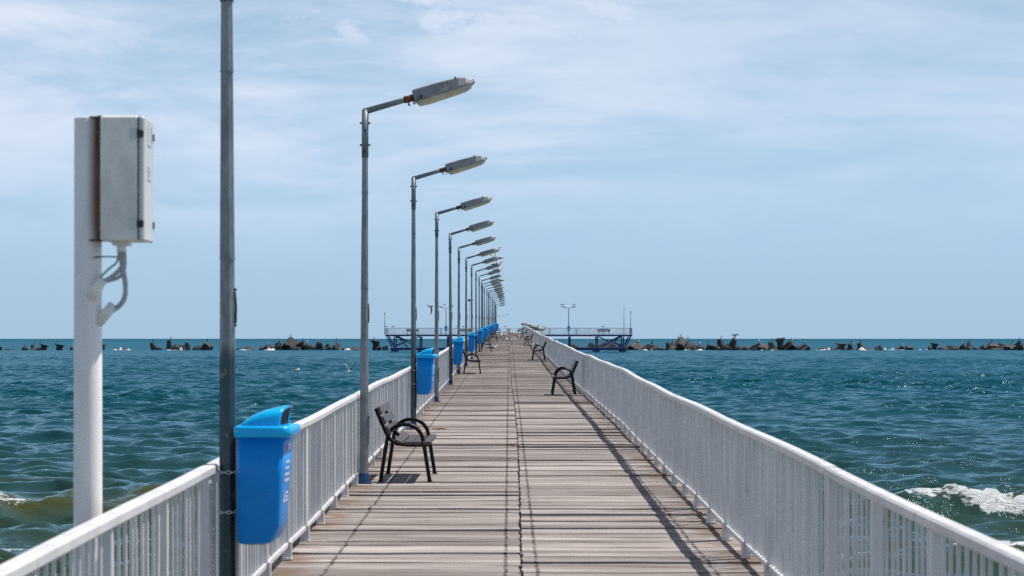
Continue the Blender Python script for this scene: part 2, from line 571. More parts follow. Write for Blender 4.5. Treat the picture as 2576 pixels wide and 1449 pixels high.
def jitter(x, s=0):
    return .25 * np.sin(x * 1.7 + s) + .15 * np.sin(x * 4.1 + 2 * s) + .08 * np.sin(x * 9.3 + s)


def breaker(yc, h, wf, wb, x0, x1, foam_amt, sx=0.6, seed=0, olive=.9):
    """a shore wave: steep face toward the beach, long back; ends feather out"""
    global Z, foam_a, shal
    yl = yc + jitter(P0x, seed) * .5
    t_ = P0y - yl
    prof = np.where(t_ < 0, np.exp(-(t_ / wf) ** 2), np.exp(-(t_ / wb) ** 2))
    mx = 1 / (1 + np.exp(-(P0x - x0) / sx)) / (1 + np.exp((P0x - x1) / sx)) * pier_mask
    Z = Z + h * prof * mx * (1 + .12 * np.sin(P0x * 3.1 + seed) + .08 * np.sin(P0x * 7.7))
    shal = np.maximum(shal, np.clip(prof * 1.4 - .25, 0, 1) * mx * np.where(t_ < .25, 1, .3) * olive)
    fm = np.exp(-((t_ + .10 - foam_amt * .10) / (.14 + .24 * foam_amt)) ** 2) * mx
    foam_a = np.maximum(foam_a, fm * (.22 + .88 * foam_amt + .25 * np.sin(P0x * 2.3 + seed) * (1 - foam_amt)))


breaker(23.2, .33, .70, 1.2, -16.0, -1.9, .14, seed=1.3, olive=1.0)
breaker(24.05, .24, .42, 1.2, 3.9, 16.0, .74, seed=.4, olive=.7)
breaker(24.0, .16, .6, 1.4, 1.5, 4.2, .1, seed=2.0)
breaker(18.6, .16, .5, 1.2, -7.5, -3.9, .75, seed=2.2)
breaker(19.3, .10, .6, 1.5, 2.2, 8.0, .42, seed=3.1)
breaker(28.8, .07, .8, 1.4, -9.5, -4.9, .0, seed=4.2, olive=.55)
breaker(33.5, .05, .9, 1.6, -5.5, -2.2, .0, seed=5.2, olive=.4)
# trailing froth behind the right-hand breaker
foam_a = np.maximum(foam_a, .46 * np.exp(-((P0y - 22.9 - jitter(P0x, 5)) / .45) ** 2) / (1 + np.exp(-(P0x - 4.4) / .4)))
foam_a = np.maximum(foam_a, .36 * np.exp(-((P0y - 21.6 - jitter(P0x, 3)) / .5) ** 2) * (P0x < -1.9))
# white specks on the highest far crests: sun glints painted as foam
crest = Z / (.02 + .085 * amp_y[:, None])
glint = np.clip((crest - 3.3) / .8, 0, 1) * np.clip((rows[:, None] - 45) / 120, 0, 1)
foam_a = np.maximum(foam_a, glint * .5)
rnd = np.clip(np.sin(P0x * .23 + 1.7 * np.sin(P0y * .031)) * np.sin(P0y * .057 + 2 * np.sin(P0x * .019)) - .55, 0, 1)
foam_a = np.maximum(foam_a, np.where(rows[:, None] > 330, np.clip(crest - .9, 0, 1) * rnd * 1.5, 0))
# wash along the breakwater
BW_Y = 15.7 * D
WASH = [(290, 325), (418, 460), (670, 700), (605, 640), (860, 880), (1718, 1770), (1900, 1945), (2046, 2110), (2150, 2185), (2220, 2265), (2310, 2345), (1610, 1640)]
for a, b_ in WASH:
    xa, xb = (a - 1280) * 15.7 / U, (b_ - 1280) * 15.7 / U
    foam_a = np.maximum(foam_a, np.where((P0x > xa) & (P0x < xb) & (np.abs(P0y - BW_Y + 1) < 4.5), .75, 0))
# torn, lumpy surface where water is breaking
torn = np.clip(foam_a - .25, 0, 1) * (rows[:, None] < 60)
jit = rng.normal(0, 1, Z.shape)
jit = (jit + np.roll(jit, 1, 1) + np.roll(jit, -1, 1)) / 1.7
jit2 = np.repeat(np.repeat(rng.normal(0, 1, (Z.shape[0] // 3 + 1, Z.shape[1] // 4 + 1)), 3, 0), 4, 1)[:Z.shape[0], :Z.shape[1]]
Z = Z + torn * (.016 * jit + .028 * jit2)
foam_a = foam_a + torn * .16 * (jit2 + .5 * jit)
spec = np.repeat(np.interp(rows, [0, 20, 60, 150, 400, 2000], [.72, .70, .60, .42, .24, .14])[:, None], X.shape[1], axis=1)
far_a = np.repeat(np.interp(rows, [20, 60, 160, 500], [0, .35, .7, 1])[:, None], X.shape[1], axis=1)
nr, nc = X.shape
co = np.stack([X, Y, Z], axis=2).reshape(-1, 3).astype(np.float32)
idx = np.arange(nr * nc).reshape(nr, nc)
quads = np.stack([idx[:-1, :-1], idx[:-1, 1:], idx[1:, 1:], idx[1:, :-1]], axis=2).reshape(-1, 4)
me = bpy.data.meshes.new('sea')
me.vertices.add(len(co)); me.vertices.foreach_set('co', co.ravel())
me.loops.add(quads.size); me.loops.foreach_set('vertex_index', quads.ravel().astype(np.int32))
me.polygons.add(len(quads))
me.polygons.foreach_set('loop_start', np.arange(0, quads.size, 4, dtype=np.int32))
me.polygons.foreach_set('use_smooth', np.ones(len(quads), dtype=bool))
me.update(calc_edges=True)
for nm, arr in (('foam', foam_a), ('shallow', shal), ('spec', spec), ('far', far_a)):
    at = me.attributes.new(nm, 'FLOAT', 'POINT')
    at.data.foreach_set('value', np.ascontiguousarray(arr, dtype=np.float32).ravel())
me.materials.append(M['water'])
sea = tag(ob('sea', me), kind='structure', label='choppy teal blue sea with small breaking waves near the shore')

# ------------------------------------------------------------------ pier deck
deck = empty('pier_deck', (0, 0, 0), kind='structure', label='long weathered grey plank deck of the pier')
LEFT_X, RIGHT_X, MID_X = -1.74, 1.83, 0.075
PLANK_T = .045


def plank_mesh(x0, x1, seed):
    r = random.Random(seed)
    seg = 7
    b = MB()
    top_f, top_b, bot_f, bot_b = [], [], [], []
    warp = r.uniform(-.004, .004)
    for i in range(seg + 1):
        tt = i / seg
        x = x0 + (x1 - x0) * tt
        ef_, eb_ = r.uniform(-.006, .006), r.uniform(-.006, .006)
        z = warp * math.sin(math.pi * tt) + r.uniform(-.0015, .0015)
        if i == 0: xf, xb = x + r.uniform(-.008, .008), x + r.uniform(-.008, .008)
        elif i == seg: xf, xb = x + r.uniform(-.008, .008), x + r.uniform(-.008, .008)
        else: xf = xb = x
        top_f.append((xf, -.5 + ef_, z - .002)); top_b.append((xb, .5 + eb_, z + .001))
        bot_f.append((xf, -.5 + ef_, -PLANK_T)); bot_b.append((xb, .5 + eb_, -PLANK_T))
    n = seg + 1
    vs = top_f + top_b + bot_f + bot_b
    fs = []
    for i in range(seg):
        fs.append((i, i + 1, n + i + 1, n + i))
        fs.append((2 * n + i, 2 * n + i + 1, i + 1, i))
        fs.append((n + i, n + i + 1, 3 * n + i + 1, 3 * n + i))
    fs.append((0, n, 3 * n, 2 * n)); fs.append((seg, 2 * n + seg, 3 * n + seg, n + seg))
    b.add(vs, fs)
    return b


PV = {}
for side_, (a, b_) in (('l', (LEFT_X, MID_X - .009)), ('r', (MID_X + .009, RIGHT_X))):
    PV[side_] = [(plank_mesh(a, b_, i * 7 + (0 if side_ == 'l' else 99))) for i in range(9)]
PVM = {k: [q.mesh('plank', M['wood']) for q in v] for k, v in PV.items()}
far_planks = MB()
END_Y = 13.45 * D
fw = {'v': [], 'f': []}
for side_ in 'lr':
    y = 7.0
    n_parts = 0
    r = random.Random(5 if side_ == 'l' else 6)
    while y < END_Y:
        w = r.choice([.17, .19, .2, .2, .22, .24])
        big_gap = r.random() < .17
        gap = r.uniform(.022, .036) if big_gap else r.uniform(.003, .011)
        dz = r.gauss(0, .0022) + (r.choice([-.014, .012, .016]) if r.random() < .13 else 0)
        yc = y + w / 2
        z = deck_z(yc) + dz
        tilt = r.gauss(0, .006)
        k = r.randrange(9)
        loc = (sway(yc) + r.uniform(-.006, .006), yc, z)
        if y > 12 and n_parts < 150:
            ob('plank', PVM[side_][k], deck, loc, (tilt, 0, r.gauss(0, .0015)), (1, w, 1))
            n_parts += 1
        else:
            src = PV[side_][k]
            bi = len(fw['v'])
            fw['v'] += [(v[0] + loc[0], v[1] * w + yc, v[2] + z + v[1] * w * tilt) for v in src.v]
            fw['f'] += [tuple(i + bi for i in f) for f in src.f]
        y += w + gap
far_planks.add(fw['v'], fw['f'])
tag(ob('plank_run', far_planks.mesh('plank_run', M['wood']), deck), kind='stuff')
# stringers and cross bents that carry the boards, on piles in the water
sub = MB()
ys = np.arange(6.0, END_Y + 2.8, 5.615)
for x in (-1.45, -.55, .16, .85, 1.62):
    for a, b_ in zip(ys[:-1], ys[1:]):
        za, zb = deck_z(a) - PLANK_T - .105, deck_z(b_) - PLANK_T - .105
        sub.box((x + sway(a), (a + b_) / 2, (za + zb) / 2), (.10, b_ - a - .01, .15), (math.atan2(zb - za, b_ - a), 0, 0))
for a in ys:
    z = deck_z(a) - .30
    sub.box((.09, a, z), (3.3, .16, .18))
    for x in (-1.2, 1.4):
        sub.tube([(x, a, -1.6), (x, a, z - .05)], .11, 10)
ob('stringers_and_piles', sub.mesh('substructure', M['beam']), deck)

# ------------------------------------------------------------------ railings
S = .49 * D / 8                  # post spacing
POST0 = .745 * D                 # a joint between two rail sections
RAIL_H = .945
BOT_Z = .105
RX, LX = 1.70, -1.53             # rail centre lines


def post_mesh(inner, wide):
    b = MB()
    w = .085 if wide else .042
    b.box((0, 0, (RAIL_H - .05 + .02) / 2), (.048, .042, RAIL_H - .07), bev=.003)
    if wide:
        b.box((0, .047, (RAIL_H - .05 + .02) / 2), (.048, .042, RAIL_H - .07), bev=.003)
    b.box((inner * .0335, 0, .055), (.022, .05, .15), bev=.003)          # foot bracket bolted on
    b.box((inner * .01, .0, .006), (.075, .09, .012))
    return b.mesh('post', M['white'])


bal_mesh = MB().box((0, 0, (RAIL_H - .05 + BOT_Z) / 2), (.0145, .018, RAIL_H - .05 - BOT_Z + .004)).mesh('baluster', M['white'])


def rail_section(pts, w, h, bev):
    b = MB()
    rings = []
    for i, p_ in enumerate(pts):
        x, z = w / 2, h / 2
        k = bev
        rings.append([Vector(p_) + Vector(q) for q in [(-x + k, 0, -z), (x - k, 0, -z), (x, 0, -z + k), (x, 0, z - k), (x - k, 0, z), (-x + k, 0, z), (-x, 0, z - k), (-x, 0, -z + k)]])
    b.loft(rings, 0, False)
    return b


lamp_px = {1: (566, 0), 2: (915.5, 265), 3: (1040, 443), 4: (1098, 531), 5: (1134, 583), 6: (1154, 620), 7: (1172.5, 645), 8: (1187, 664.5),
           9: (1197.5, 680), 10: (1205.5, 694), 11: (1211.3, 704), 12: (1215, 713), 13: (1219, 719), 14: (1224.5, 725), 15: (1228.3, 731),
           16: (1231, 735), 17: (1235, 739.6), 18: (1238, 744), 19: (1240, 748), 20: (1242.3, 751.5), 21: (1244.6, 756), 22: (1246.4, 760.6),
           23: (1247.5, 766), 24: (1248.5, 770.6)}



def lamp_x(k):
    return -1.50 if k == 1 else (lamp_px[k][0] - 1280) * (1 + .49 * (k - 2)) / U


LAMP_YS = [D * (1 + .49 * (k - 2)) for k in range(1, 25)]
LAMP_XS = [lamp_x(k) for k in range(1, 25)]


def railing(xc, inner, name, label, wob, end_d):
    root = empty(name, (xc, 7.0, deck_z(7.0)), label=label, cat='railing', group='white railings along both sides of the pier')
    off = root.location
    rnd_ = random.Random(int(xc * 100))

    def zr(Y_):
        return deck_z(Y_) + wob(Y_)

    def xr(Y_):
        if xc < 0:         # the left rail runs just outside the lamp posts
            return float(np.interp(Y_, LAMP_YS, LAMP_XS)) - .092
        return xc + sway(Y_) + .004 * math.sin(Y_ * .9 + xc)
    pm, pw = post_mesh(inner, False), post_mesh(inner, True)
    i0 = -int((POST0 - 4.5) / S)
    i1 = int((end_d * D - POST0) / S)
    far_b = MB()
    nb = 0
    fv, ff_ = [], []
    for i in range(i0, i1):
        Yp = POST0 + i * S
        joint = i % 4 == 0
        ob('post', pw if joint else pm, root, Vector((xr(Yp), Yp, zr(Yp))) - off, (0, 0, rnd_.gauss(0, .02)))
        for k in range(1, 10):
            Yb = Yp + k * S / 10 + rnd_.gauss(0, .006)
            p_ = Vector((xr(Yb) + rnd_.gauss(0, .0012), Yb, zr(Yb)))
            if nb < 300:
                ob('baluster', bal_mesh, root, p_ - off, (rnd_.gauss(0, .004) + (rnd_.gauss(0, .02) if rnd_.random() < .06 else 0), rnd_.gauss(0, .002), rnd_.gauss(0, .08)))
                nb += 1
            else:
                z0, z1 = BOT_Z, RAIL_H - .048
                bi = len(fv)
                q = p_ - off
                for zz_ in (z0, z1):
                    fv += [(q.x - .006, q.y - .009, q.z + zz_), (q.x + .006, q.y - .009, q.z + zz_), (q.x + .006, q.y + .009, q.z + zz_), (q.x - .006, q.y + .009, q.z + zz_)]
                ff_ += [(bi, bi + 1, bi + 5, bi + 4), (bi + 1, bi + 2, bi + 6, bi + 5), (bi + 2, bi + 3, bi + 7, bi + 6), (bi + 3, bi, bi + 4, bi + 7)]
    far_b.add(fv, ff_)
    tag(ob('baluster_run', far_b.mesh('baluster_run', M['white']), root), kind='stuff')
    j0 = (i0 // 4) * 4
    for j in range(j0, i1 + 4, 4):
        Ya, Yb = POST0 + j * S + .024, POST0 + (j + 4) * S + .021
        jz = rnd_.gauss(0, .0012)
        if j + 4 > i1 + 3: break
        pts = [Vector((xr(q), q, zr(q) + RAIL_H - .025 + jz)) - off for q in np.linspace(Ya, Yb, 9)]
        ob('top_rail', rail_section(pts, .072, .052, .010).mesh('top_rail', M['white']), root)
    for i in range(i0, i1):
        Ya, Yb = POST0 + i * S + .024, POST0 + (i + 1) * S - .024
        pts = [Vector((xr(q), q, zr(q) + BOT_Z)) - off for q in (Ya, (Ya + Yb) / 2, Yb)]
        ob('bottom_rail', rail_section(pts, .04, .035, .004).mesh('bottom_rail', M['white']), root)
    return root, zr, xr


wob_r = lambda Y_: min(1, Y_ / 25) * (.006 * math.sin(Y_ * .42 + .5) + .007 * math.sin(Y_ * .95 + 2) + .005 * math.sin(Y_ * .19)) - .03 * min(1, max(0, Y_ - 30) / 60)
wob_l = lambda Y_: .008 * math.sin(Y_ * .45 + 2) + .005 * math.sin(Y_ * 1.0)
rail_r, zr_r, xr_r = railing(RX, -1, 'pier_railing', 'long white barred railing along the right side of the pier, in its own shade', wob_r, 11.4)
rail_l, zr_l, xr_l = railing(LX, 1, 'pier_railing', 'long white barred railing along the left side of the pier behind the lamp posts', wob_l, 13.2)

# ------------------------------------------------------------------ lamps
POLE_H = 3.96
def make_lamp():
    root = empty('street_lamp')
    # tapered eight-sided post in three welded lengths
    b = MB()
    prof = [(0, .050), (.95, .046), (.951, .047), (2.05, .040), (2.051, .0415), (3.05, .034), (3.051, .0355), (3.42, .032), (3.425, .032)]
    ph = math.pi / 8
    b.loft([[(r * math.cos(q), r * math.sin(q), z) for q in [ph + 2 * math.pi * k / 8 for k in range(8)]] for z, r in prof], 0, False)
    for z, r in ((2.05, .0425), (3.05, .0365)):
        b.loft([[(rr * math.cos(q), rr * math.sin(q), zz_) for q in [2 * math.pi * k / 12 for k in range(12)]] for zz_, rr in ((z - .006, r), (z + .006, r))], 0, False)
    ob('post', b.mesh('lamp_post', M['post']), root)
    b = MB()
    b.loft([[(r * math.cos(q), r * math.sin(q), z) for q in [ph + 2 * math.pi * k / 8 for k in range(8)]] for z, r in ((.012, .0535), (.11, .0525))], 0, False)
    b.box((0, 0, .008), (.16, .16, .016))
    ob('base_band', b.mesh('base_band', M['blue_band']), root)
    # slip-on sleeve and mitred arm
    b = MB()
    b.tube([(0, 0, 3.42), (0, 0, POLE_H - .04)], .037, 10)
    sl = ob('sleeve', b.mesh('sleeve', M['galv']), root)
    bb = MB()
    for z in (3.55, 3.78):
        for sx_ in (-1, 1):
            bb.tube([(sx_ * .03, 0, z), (sx_ * .055, 0, z)], .011, 6, 0, False)
    for z in (3.48, 3.70):
        bb.tube([(0, -.03, z), (0, -.044, z)], .012, 6, 0, False)
    ob('bolts', bb.mesh('bolts', M['dark_metal']), sl)
    a = R(15.5)
    ca, sa = math.cos(a), math.sin(a)
    b = MB()
    z0 = POLE_H - .05
    b.tube([(-.018, 0, z0 - .012), (.40 * ca, 0, z0 + .40 * sa), (.43 * ca, 0, z0 + .43 * sa)], [.034, .030, .030], 10)
    ob('arm', b.mesh('arm', M['galv']), root)
    b = MB()
    b.tube([(.425 * ca, 0, z0 + .425 * sa), (.535 * ca, 0, z0 + .535 * sa)], .038, 10)
    for q in (.46, .515):
        b.tube([(q * ca + .01, 0, z0 + q * sa - .03), (q * ca + .018, 0, z0 + q * sa - .065)], .008, 6)
        b.box((q * ca + .018, 0, z0 + q * sa - .062), (.024, .024, .012))
    ob('clamp', b.mesh('clamp', M['rust']), root)
    # head: local s along the arm, h upward
    def L(s, y_, h):
        return Vector((s * ca - h * sa, y_, z0 + s * sa + h * ca))
    b = MB()
    st = [(.525, .055, .060, -.042), (.535, .085, .078, -.055), (.66, .105, .080, -.052), (.82, .115, .081, -.046), (1.02, .115, .076, -.036), (1.10, .10, .058, -.030), (1.15, .075, .015, -.024), (1.175, .05, -.012, -.022)]
    rings = []
    for s_, w, top, botm in st:
        rings.append([L(s_, -w, botm), L(s_, -w * 1.0, botm + .02), L(s_, -w * .78, top - .012), L(s_, -w * .62, top), L(s_, w * .62, top), L(s_, w * .78, top - .012), L(s_, w, botm + .02), L(s_, w, botm)])
    b.loft(rings, 0, False)
    hd = ob('lamp_head', b.mesh('lamp_head', M['housing']), root)
    # rim bead
    b = MB()
    for sgn in (-1, 1):
        b.tube([L(s_, sgn * (w + .004), botm + .006) for s_, w, top, botm in st[1:]], .008, 6)
    ob('rim', b.mesh('rim', M['galv']), hd)
    b = MB()
    dp = [(.545, .06, .02), (.575, .090, .052), (.70, .104, .060), (.90, .110, .060), (1.07, .098, .058), (1.13, .075, .042), (1.162, .048, .010)]
    rings = []
    for s_, w, dep in dp:
        base = -.054 + (s_ - .54) * .054
        rings.append([L(s_, w, base), L(s_, w * .93, base - dep * .75), L(s_, w * .6, base - dep), L(s_, -w * .6, base - dep), L(s_, -w * .93, base - dep * .75), L(s_, -w, base)])
    b.loft(rings, 0, False)
    ob('diffuser', b.mesh('diffuser', M['diffuser']), hd)
    b = MB()
    b.box(L(.60, -.10, -.02), (.022, .02, .035), (0, -a, 0))
    b.box(L(1.0, -.105, .075), (.018, .02, .018), (0, -a, 0))
    b.tube([L(1.15, 0, -.03), L(1.185, 0, -.015), L(1.18, 0, .02), L(1.15, 0, .01)], .006, 6)
    ob('latch', b.mesh('latch', M['dark_metal']), hd)
    # cable duct strip low on the post
    b = MB()
    b.box((.049, -.012, .55), (.018, .03, .28), bev=.004)
    b.box((.052, -.012, .70), (.02, .034, .03), bev=.003)
    ob('cable_cover', b.mesh('cable_cover', M['galv']), root)
    b = MB()
    b.tube([(.044, -.01, 1.70), (.047, -.01, 1.78), (.043, -.01, 1.87)], .007, 6)
    for z in (1.69, 1.88):
        b.box((.043, -.01, z), (.014, .014, .014))
    ob('conduit', b.mesh('conduit', M['dark_metal']), root)
    return root


def make_bin():
    """pole-mounted litter bin: local origin at the pole axis, opening toward +X, z measured from the bin's bottom"""
    root = empty('litter_bin')
    X0 = .075
    def rr(x0, x1, hw, z, rad, n=4):
        pts = []
        for cx_, cy_, a0 in ((x1 - rad, hw - rad, 0), (x0 + rad, hw - rad, 90), (x0 + rad, -hw + rad, 180), (x1 - rad, -hw + rad, 270)):
            for k in range(n + 1):
                q = R(a0 + 90 * k / n)
                pts.append((cx_ + rad * math.cos(q), cy_ + rad * math.sin(q), z))
        return pts
    b = MB()
    prof = [(.000, .015, .185, .155), (.012, .004, .210, .172), (.05, .0, .232, .180), (.095, .0, .250, .184), (.11, .0, .254, .185), (.35, .003, .270, .196), (.57, .006, .287, .205)]
    b.loft([rr(X0 + a, X0 + c_, hw, z, .045) for z, a, c_, hw in prof], 0, True)
    body = ob('body', b.mesh('bin_body', M['bin']), root)
    b = MB()
    b.loft([rr(X0 + .03, X0 + .17, .14, -.004, .04), rr(X0 + .022, X0 + .18, .148, .0035, .04)], 0, True)
    ob('base_insert', b.mesh('base_insert', M['green']), root)
    b = MB()
    b.loft([rr(X0 - .006, X0 + .318, .222, .565, .05), rr(X0 - .010, X0 + .326, .226, .572, .05), rr(X0 - .010, X0 + .326, .226, .612, .05), rr(X0 - .004, X0 + .318, .220, .622, .05), rr(X0 + .01, X0 + .30, .2, .624, .05)], 0, True)
    lid = ob('lid_rim', b.mesh('lid_rim', M['bin_lid']), root)
    # hood with its mouth to the front
    b = MB()
    secs = [(.012, .150, .004), (.04, .172, .030), (.09, .182, .062), (.15, .186, .086), (.21, .186, .101), (.252, .182, .108), (.272, .176, .108)]
    rings = []
    for x_, hw, h in secs:
        base = .618
        arc = []
        for k in range(13):
            q = math.pi * k / 12
            cx_, s_ = math.cos(q), math.sin(q)
            yy_ = hw * (abs(cx_) ** .45) * (1 if cx_ > 0 else -1)
            arc.append((X0 + x_ + (s_ ** 2) * (.024 if x_ > .26 else .012 if x_ > .2 else 0) - (.012 if x_ > .26 else 0) * (1 - s_), yy_, base + h * (s_ ** .55)))
        rings.append(arc)
    n = 13
    vs = [p_ for r_ in rings for p_ in r_]
    fs = []
    for k in range(len(rings) - 1):
        for i in range(n - 1):
            fs.append((k * n + i, (k + 1) * n + i, (k + 1) * n + i + 1, k * n + i + 1))
    fs.append(tuple(reversed(range(n))))
    b.add(vs, fs, 0, True)
    # lip thickness, turned inward
    inn = [(x_ - .006, yy_ * .93, .618 + (zz_ - .618) * .90) for x_, yy_, zz_ in rings[-1]]
    base_i = len(b.v)
    b.v += inn
    last = (len(rings) - 1) * n
    for i in range(n - 1):
        b.f.append((last + i, base_i + i, base_i + i + 1, last + i + 1)); b.m.append(0); b.s.append(False)
    ob('hood', b.mesh('hood', M['bin_lid']), lid)
    b = MB()
    b.add([(x_ - .004, yy_, zz_ + .001) for x_, yy_, zz_ in inn], [tuple(range(n))], 0)
    ob('opening', b.mesh('opening', M['mouth_shade']), lid)  # flat dark sheet closing the mouth, painted for the shade inside
    # print on the front: a small red and white crest, four short lines, a triangle sign
    def front(z):
        return X0 + np.interp(z, [.11, .35, .57], [.254, .270, .287]) + .003
    def decal(bm_, y0, y1, z0, z1):
        bm_.add([(front(z0), y0, z0), (front(z0), y1, z0), (front(z1), y1, z1), (front(z1), y0, z1)], [(0, 1, 2, 3)])
    b = MB()
    for z in (.428, .396, .362, .330):
        x = -.085
        for w in random.Random(int(z * 1000)).choices([.022, .03, .038], k=4):
            decal(b, x, x + w, z - .008, z + .008); x += w + .010
    decal(b, -.04, .09, .512, .520); decal(b, -.04, .07, .496, .502)
    z = .245
    for q0, q1 in ((-.09, -.055), (-.055, -.02)):
        pass
    tri = [(-.105, .215), (-.035, .215), (-.07, .275)]
    for k in range(3):
        (ya, za), (yb, zb) = tri[k], tri[(k + 1) % 3]
        dy_, dz_ = (zb - za), -(yb - ya)
        ln = math.hypot(dy_, dz_)
        o1 = (dy_ / ln * .012, dz_ / ln * .012)
        q = [(ya, za), (yb, zb), (yb - o1[0], zb - o1[1]), (ya - o1[0], za - o1[1])]
        b.add([(front(zq), yq, zq) for yq, zq in q], [(0, 1, 2, 3)])
    for z in (.262, .240, .220):
        decal(b, -.01, .06, z - .006, z + .006)
    ob('lettering', b.mesh('bin_lettering', M['print']), body)
    b = MB()
    decal(b, -.085, -.055, .488, .526)
    ob('crest', b.mesh('bin_crest', M['print_red']), body)
    # mounting plate and wire ties
    b = MB()
    b.box((.062, 0, .33), (.012, .10, .52))
    b.box((.056, -.03, -.06), (.012, .035, .30))
    ob('mounting_plate', b.mesh('mounting_plate', M['galv']), root)
    for z in (.16, .372):
        b = MB()
        rad = .058
        for k in range(14):
            q = 2 * math.pi * k / 14
            cc = Vector((rad * math.cos(q), rad * math.sin(q), z + .53 * 0))
            tdir = Vector((-math.sin(q), math.cos(q), 0))
            up = Vector((0, 0, 1)) if k % 2 else Vector((math.cos(q), math.sin(q), 0))
            loop = [cc + tdir * .016 * math.cos(w) + up * .008 * math.sin(w) for w in [2 * math.pi * j / 8 for j in range(9)]]
            b.tube(loop, .003, 4, 0, True)
        ob('chain', b.mesh('chain', M['print']), root)
    return root


lamp_proto = make_lamp()
bin_proto = make_bin()
lamps, lamp_head_pos = {}, {}
bins = 0
for k in range(1, 25):
    d = 1 + .49 * (k - 2)
    px, py = lamp_px[k]
    Yk = D * d
    Xk = lamp_x(k)
    if k == 1:
        ztop = deck_z(Yk) + POLE_H
    else:
        ztop = CAM_Z + (851 - py) * d / U
    dz_ = deck_z(Yk)
    scz = (ztop - dz_) / POLE_H
    o = lamp_proto if k == 1 else copy_tree(lamp_proto)
    if k < 17:
        o.location = (Xk, Yk, dz_ if abs(scz - 1) < .01 else ztop - POLE_H)
        if o.location.z > dz_ + .004: o.location.z = dz_
    else:
        o.location = (Xk, Yk, dz_)
        o.scale = (1, 1, scz)
    o.rotation_euler = (random.gauss(0, .003), random.gauss(0, .003) - (.004 if k == 1 else 0), random.gauss(0, .045))
    where = ('nearest tall grey lamp post, its arm out of frame, carrying the nearest blue bin' if k == 1 else
             'second nearest grey street lamp, its whole arm and head visible, beside the left bench' if k == 2 else
             'grey street lamp, %s from the camera along the left railing' % ORD[k - 1])
    tag(o, where, 'street lamp', 'street lamps along the left railing')
    lamps[k] = o
    for ch in o.children:
        if ch.name.split('.')[0] == 'post':
            ch.color = (1, 1, 1, .92 if k == 1 else .75 if k % 2 else .12)
    lamp_head_pos[k] = Vector((Xk + .95, Yk, o.location.z + (POLE_H - .05 + .95 * math.tan(R(15.5)) * .97 + .10) * o.scale.z))
    if k % 2 == 1:
        bo = bin_proto if bins == 0 else copy_tree(bin_proto)
        bo.location = (Xk, Yk, dz_ + .535)
        bo.rotation_euler = (0, random.gauss(0, .006), random.gauss(0, .04))
        bo.scale = (.91, 1, 1)
        tag(bo, 'large blue plastic litter bin hung on the nearest lamp post' if bins == 0 else
            'blue plastic litter bin on a lamp post, %s bin from the camera' % ORD[bins], 'litter bin', 'blue litter bins on the lamp posts')
        bins += 1
# a loose floodlight and cable on the eighth post
b = MB()
b.tube([(-.06, -.02, 2.45), (-.10, -.02, 2.0), (-.095, -.02, 1.2), (-.05, -.02, 1.0)], .008, 5)
b.tube([(-.11, -.02, 2.47), (.08, -.02, 2.49)], .012, 6)
b.box((-.11, -.02, 2.47), (.09, .08, .11), bev=.015)
tag(ob('floodlight', b.mesh('floodlight', M['dark_metal']), None, lamps[8].location), 'small dark floodlight with a hanging cable, strapped to the eighth lamp post', 'floodlight')

# ------------------------------------------------------------------ benches


def make_bench():
    """faces +X, origin on the ground under the back legs' line, middle of its length along Y"""
    root = empty('park_bench')
    k = 1 / 1217.0
    P = lambda x, z: ((x - 355) * k, (1225 - z) * k)
    arch = [P(*q) for q in [(355, 1225), (395, 960), (437, 690), (462, 600), (515, 535), (590, 498), (675, 485), (755, 497), (825, 540), (875, 600), (905, 680), (945, 940), (990, 1222)]]
    seatp = [P(*q) for q in [(292, 285), (360, 450), (425, 600), (455, 655), (500, 705), (560, 735), (640, 752), (780, 756), (985, 752)]]
    def smooth(pts, it=2):
        for _ in range(it):
            out = [pts[0]]
            for a, b_ in zip(pts[:-1], pts[1:]):
                out.append((a[0] * .75 + b_[0] * .25, a[1] * .75 + b_[1] * .25))
                out.append((a[0] * .25 + b_[0] * .75, a[1] * .25 + b_[1] * .75))
            out.append(pts[-1]); pts = out
        return pts
    am = MB(); am.tube([(x, 0, z) for x, z in smooth(arch)], .0215, 10)
    am.box((arch[0][0], 0, .004), (.06, .06, .008)); am.box((arch[-1][0], 0, .004), (.06, .06, .008))
    am = am.mesh('arm_frame', M['black'])
    sm = MB(); sm.tube([(x, 0, z) for x, z in smooth(seatp)], .0205, 10); sm = sm.mesh('seat_frame', M['black'])
    for yy_ in (-.60, .60):
        ob('arm_frame', am, root, (0, yy_, 0))
        ob('seat_frame', sm, root, (0, yy_ * .955, 0))
    sl = MB().box((0, 0, 0), (.085, 1.46, .034), bev=.004).mesh('slat', M['slat'])
    for x, z, tilt in ((595, 700, .42), (718, 722, .04), (832, 722, .0), (955, 720, -.04)):
        q = P(x, z)
        ob('seat_slat', sl, root, (q[0], 0, q[1]), (0, tilt, 0))
    back_a = math.atan2(600 - 285, 425 - 292)
    for x, z in ((352, 305), (402, 428), (458, 558)):
        q = P(x, z)
        ob('back_slat', sl, root, (q[0], 0, q[1]), (0, back_a, 0))
    return root


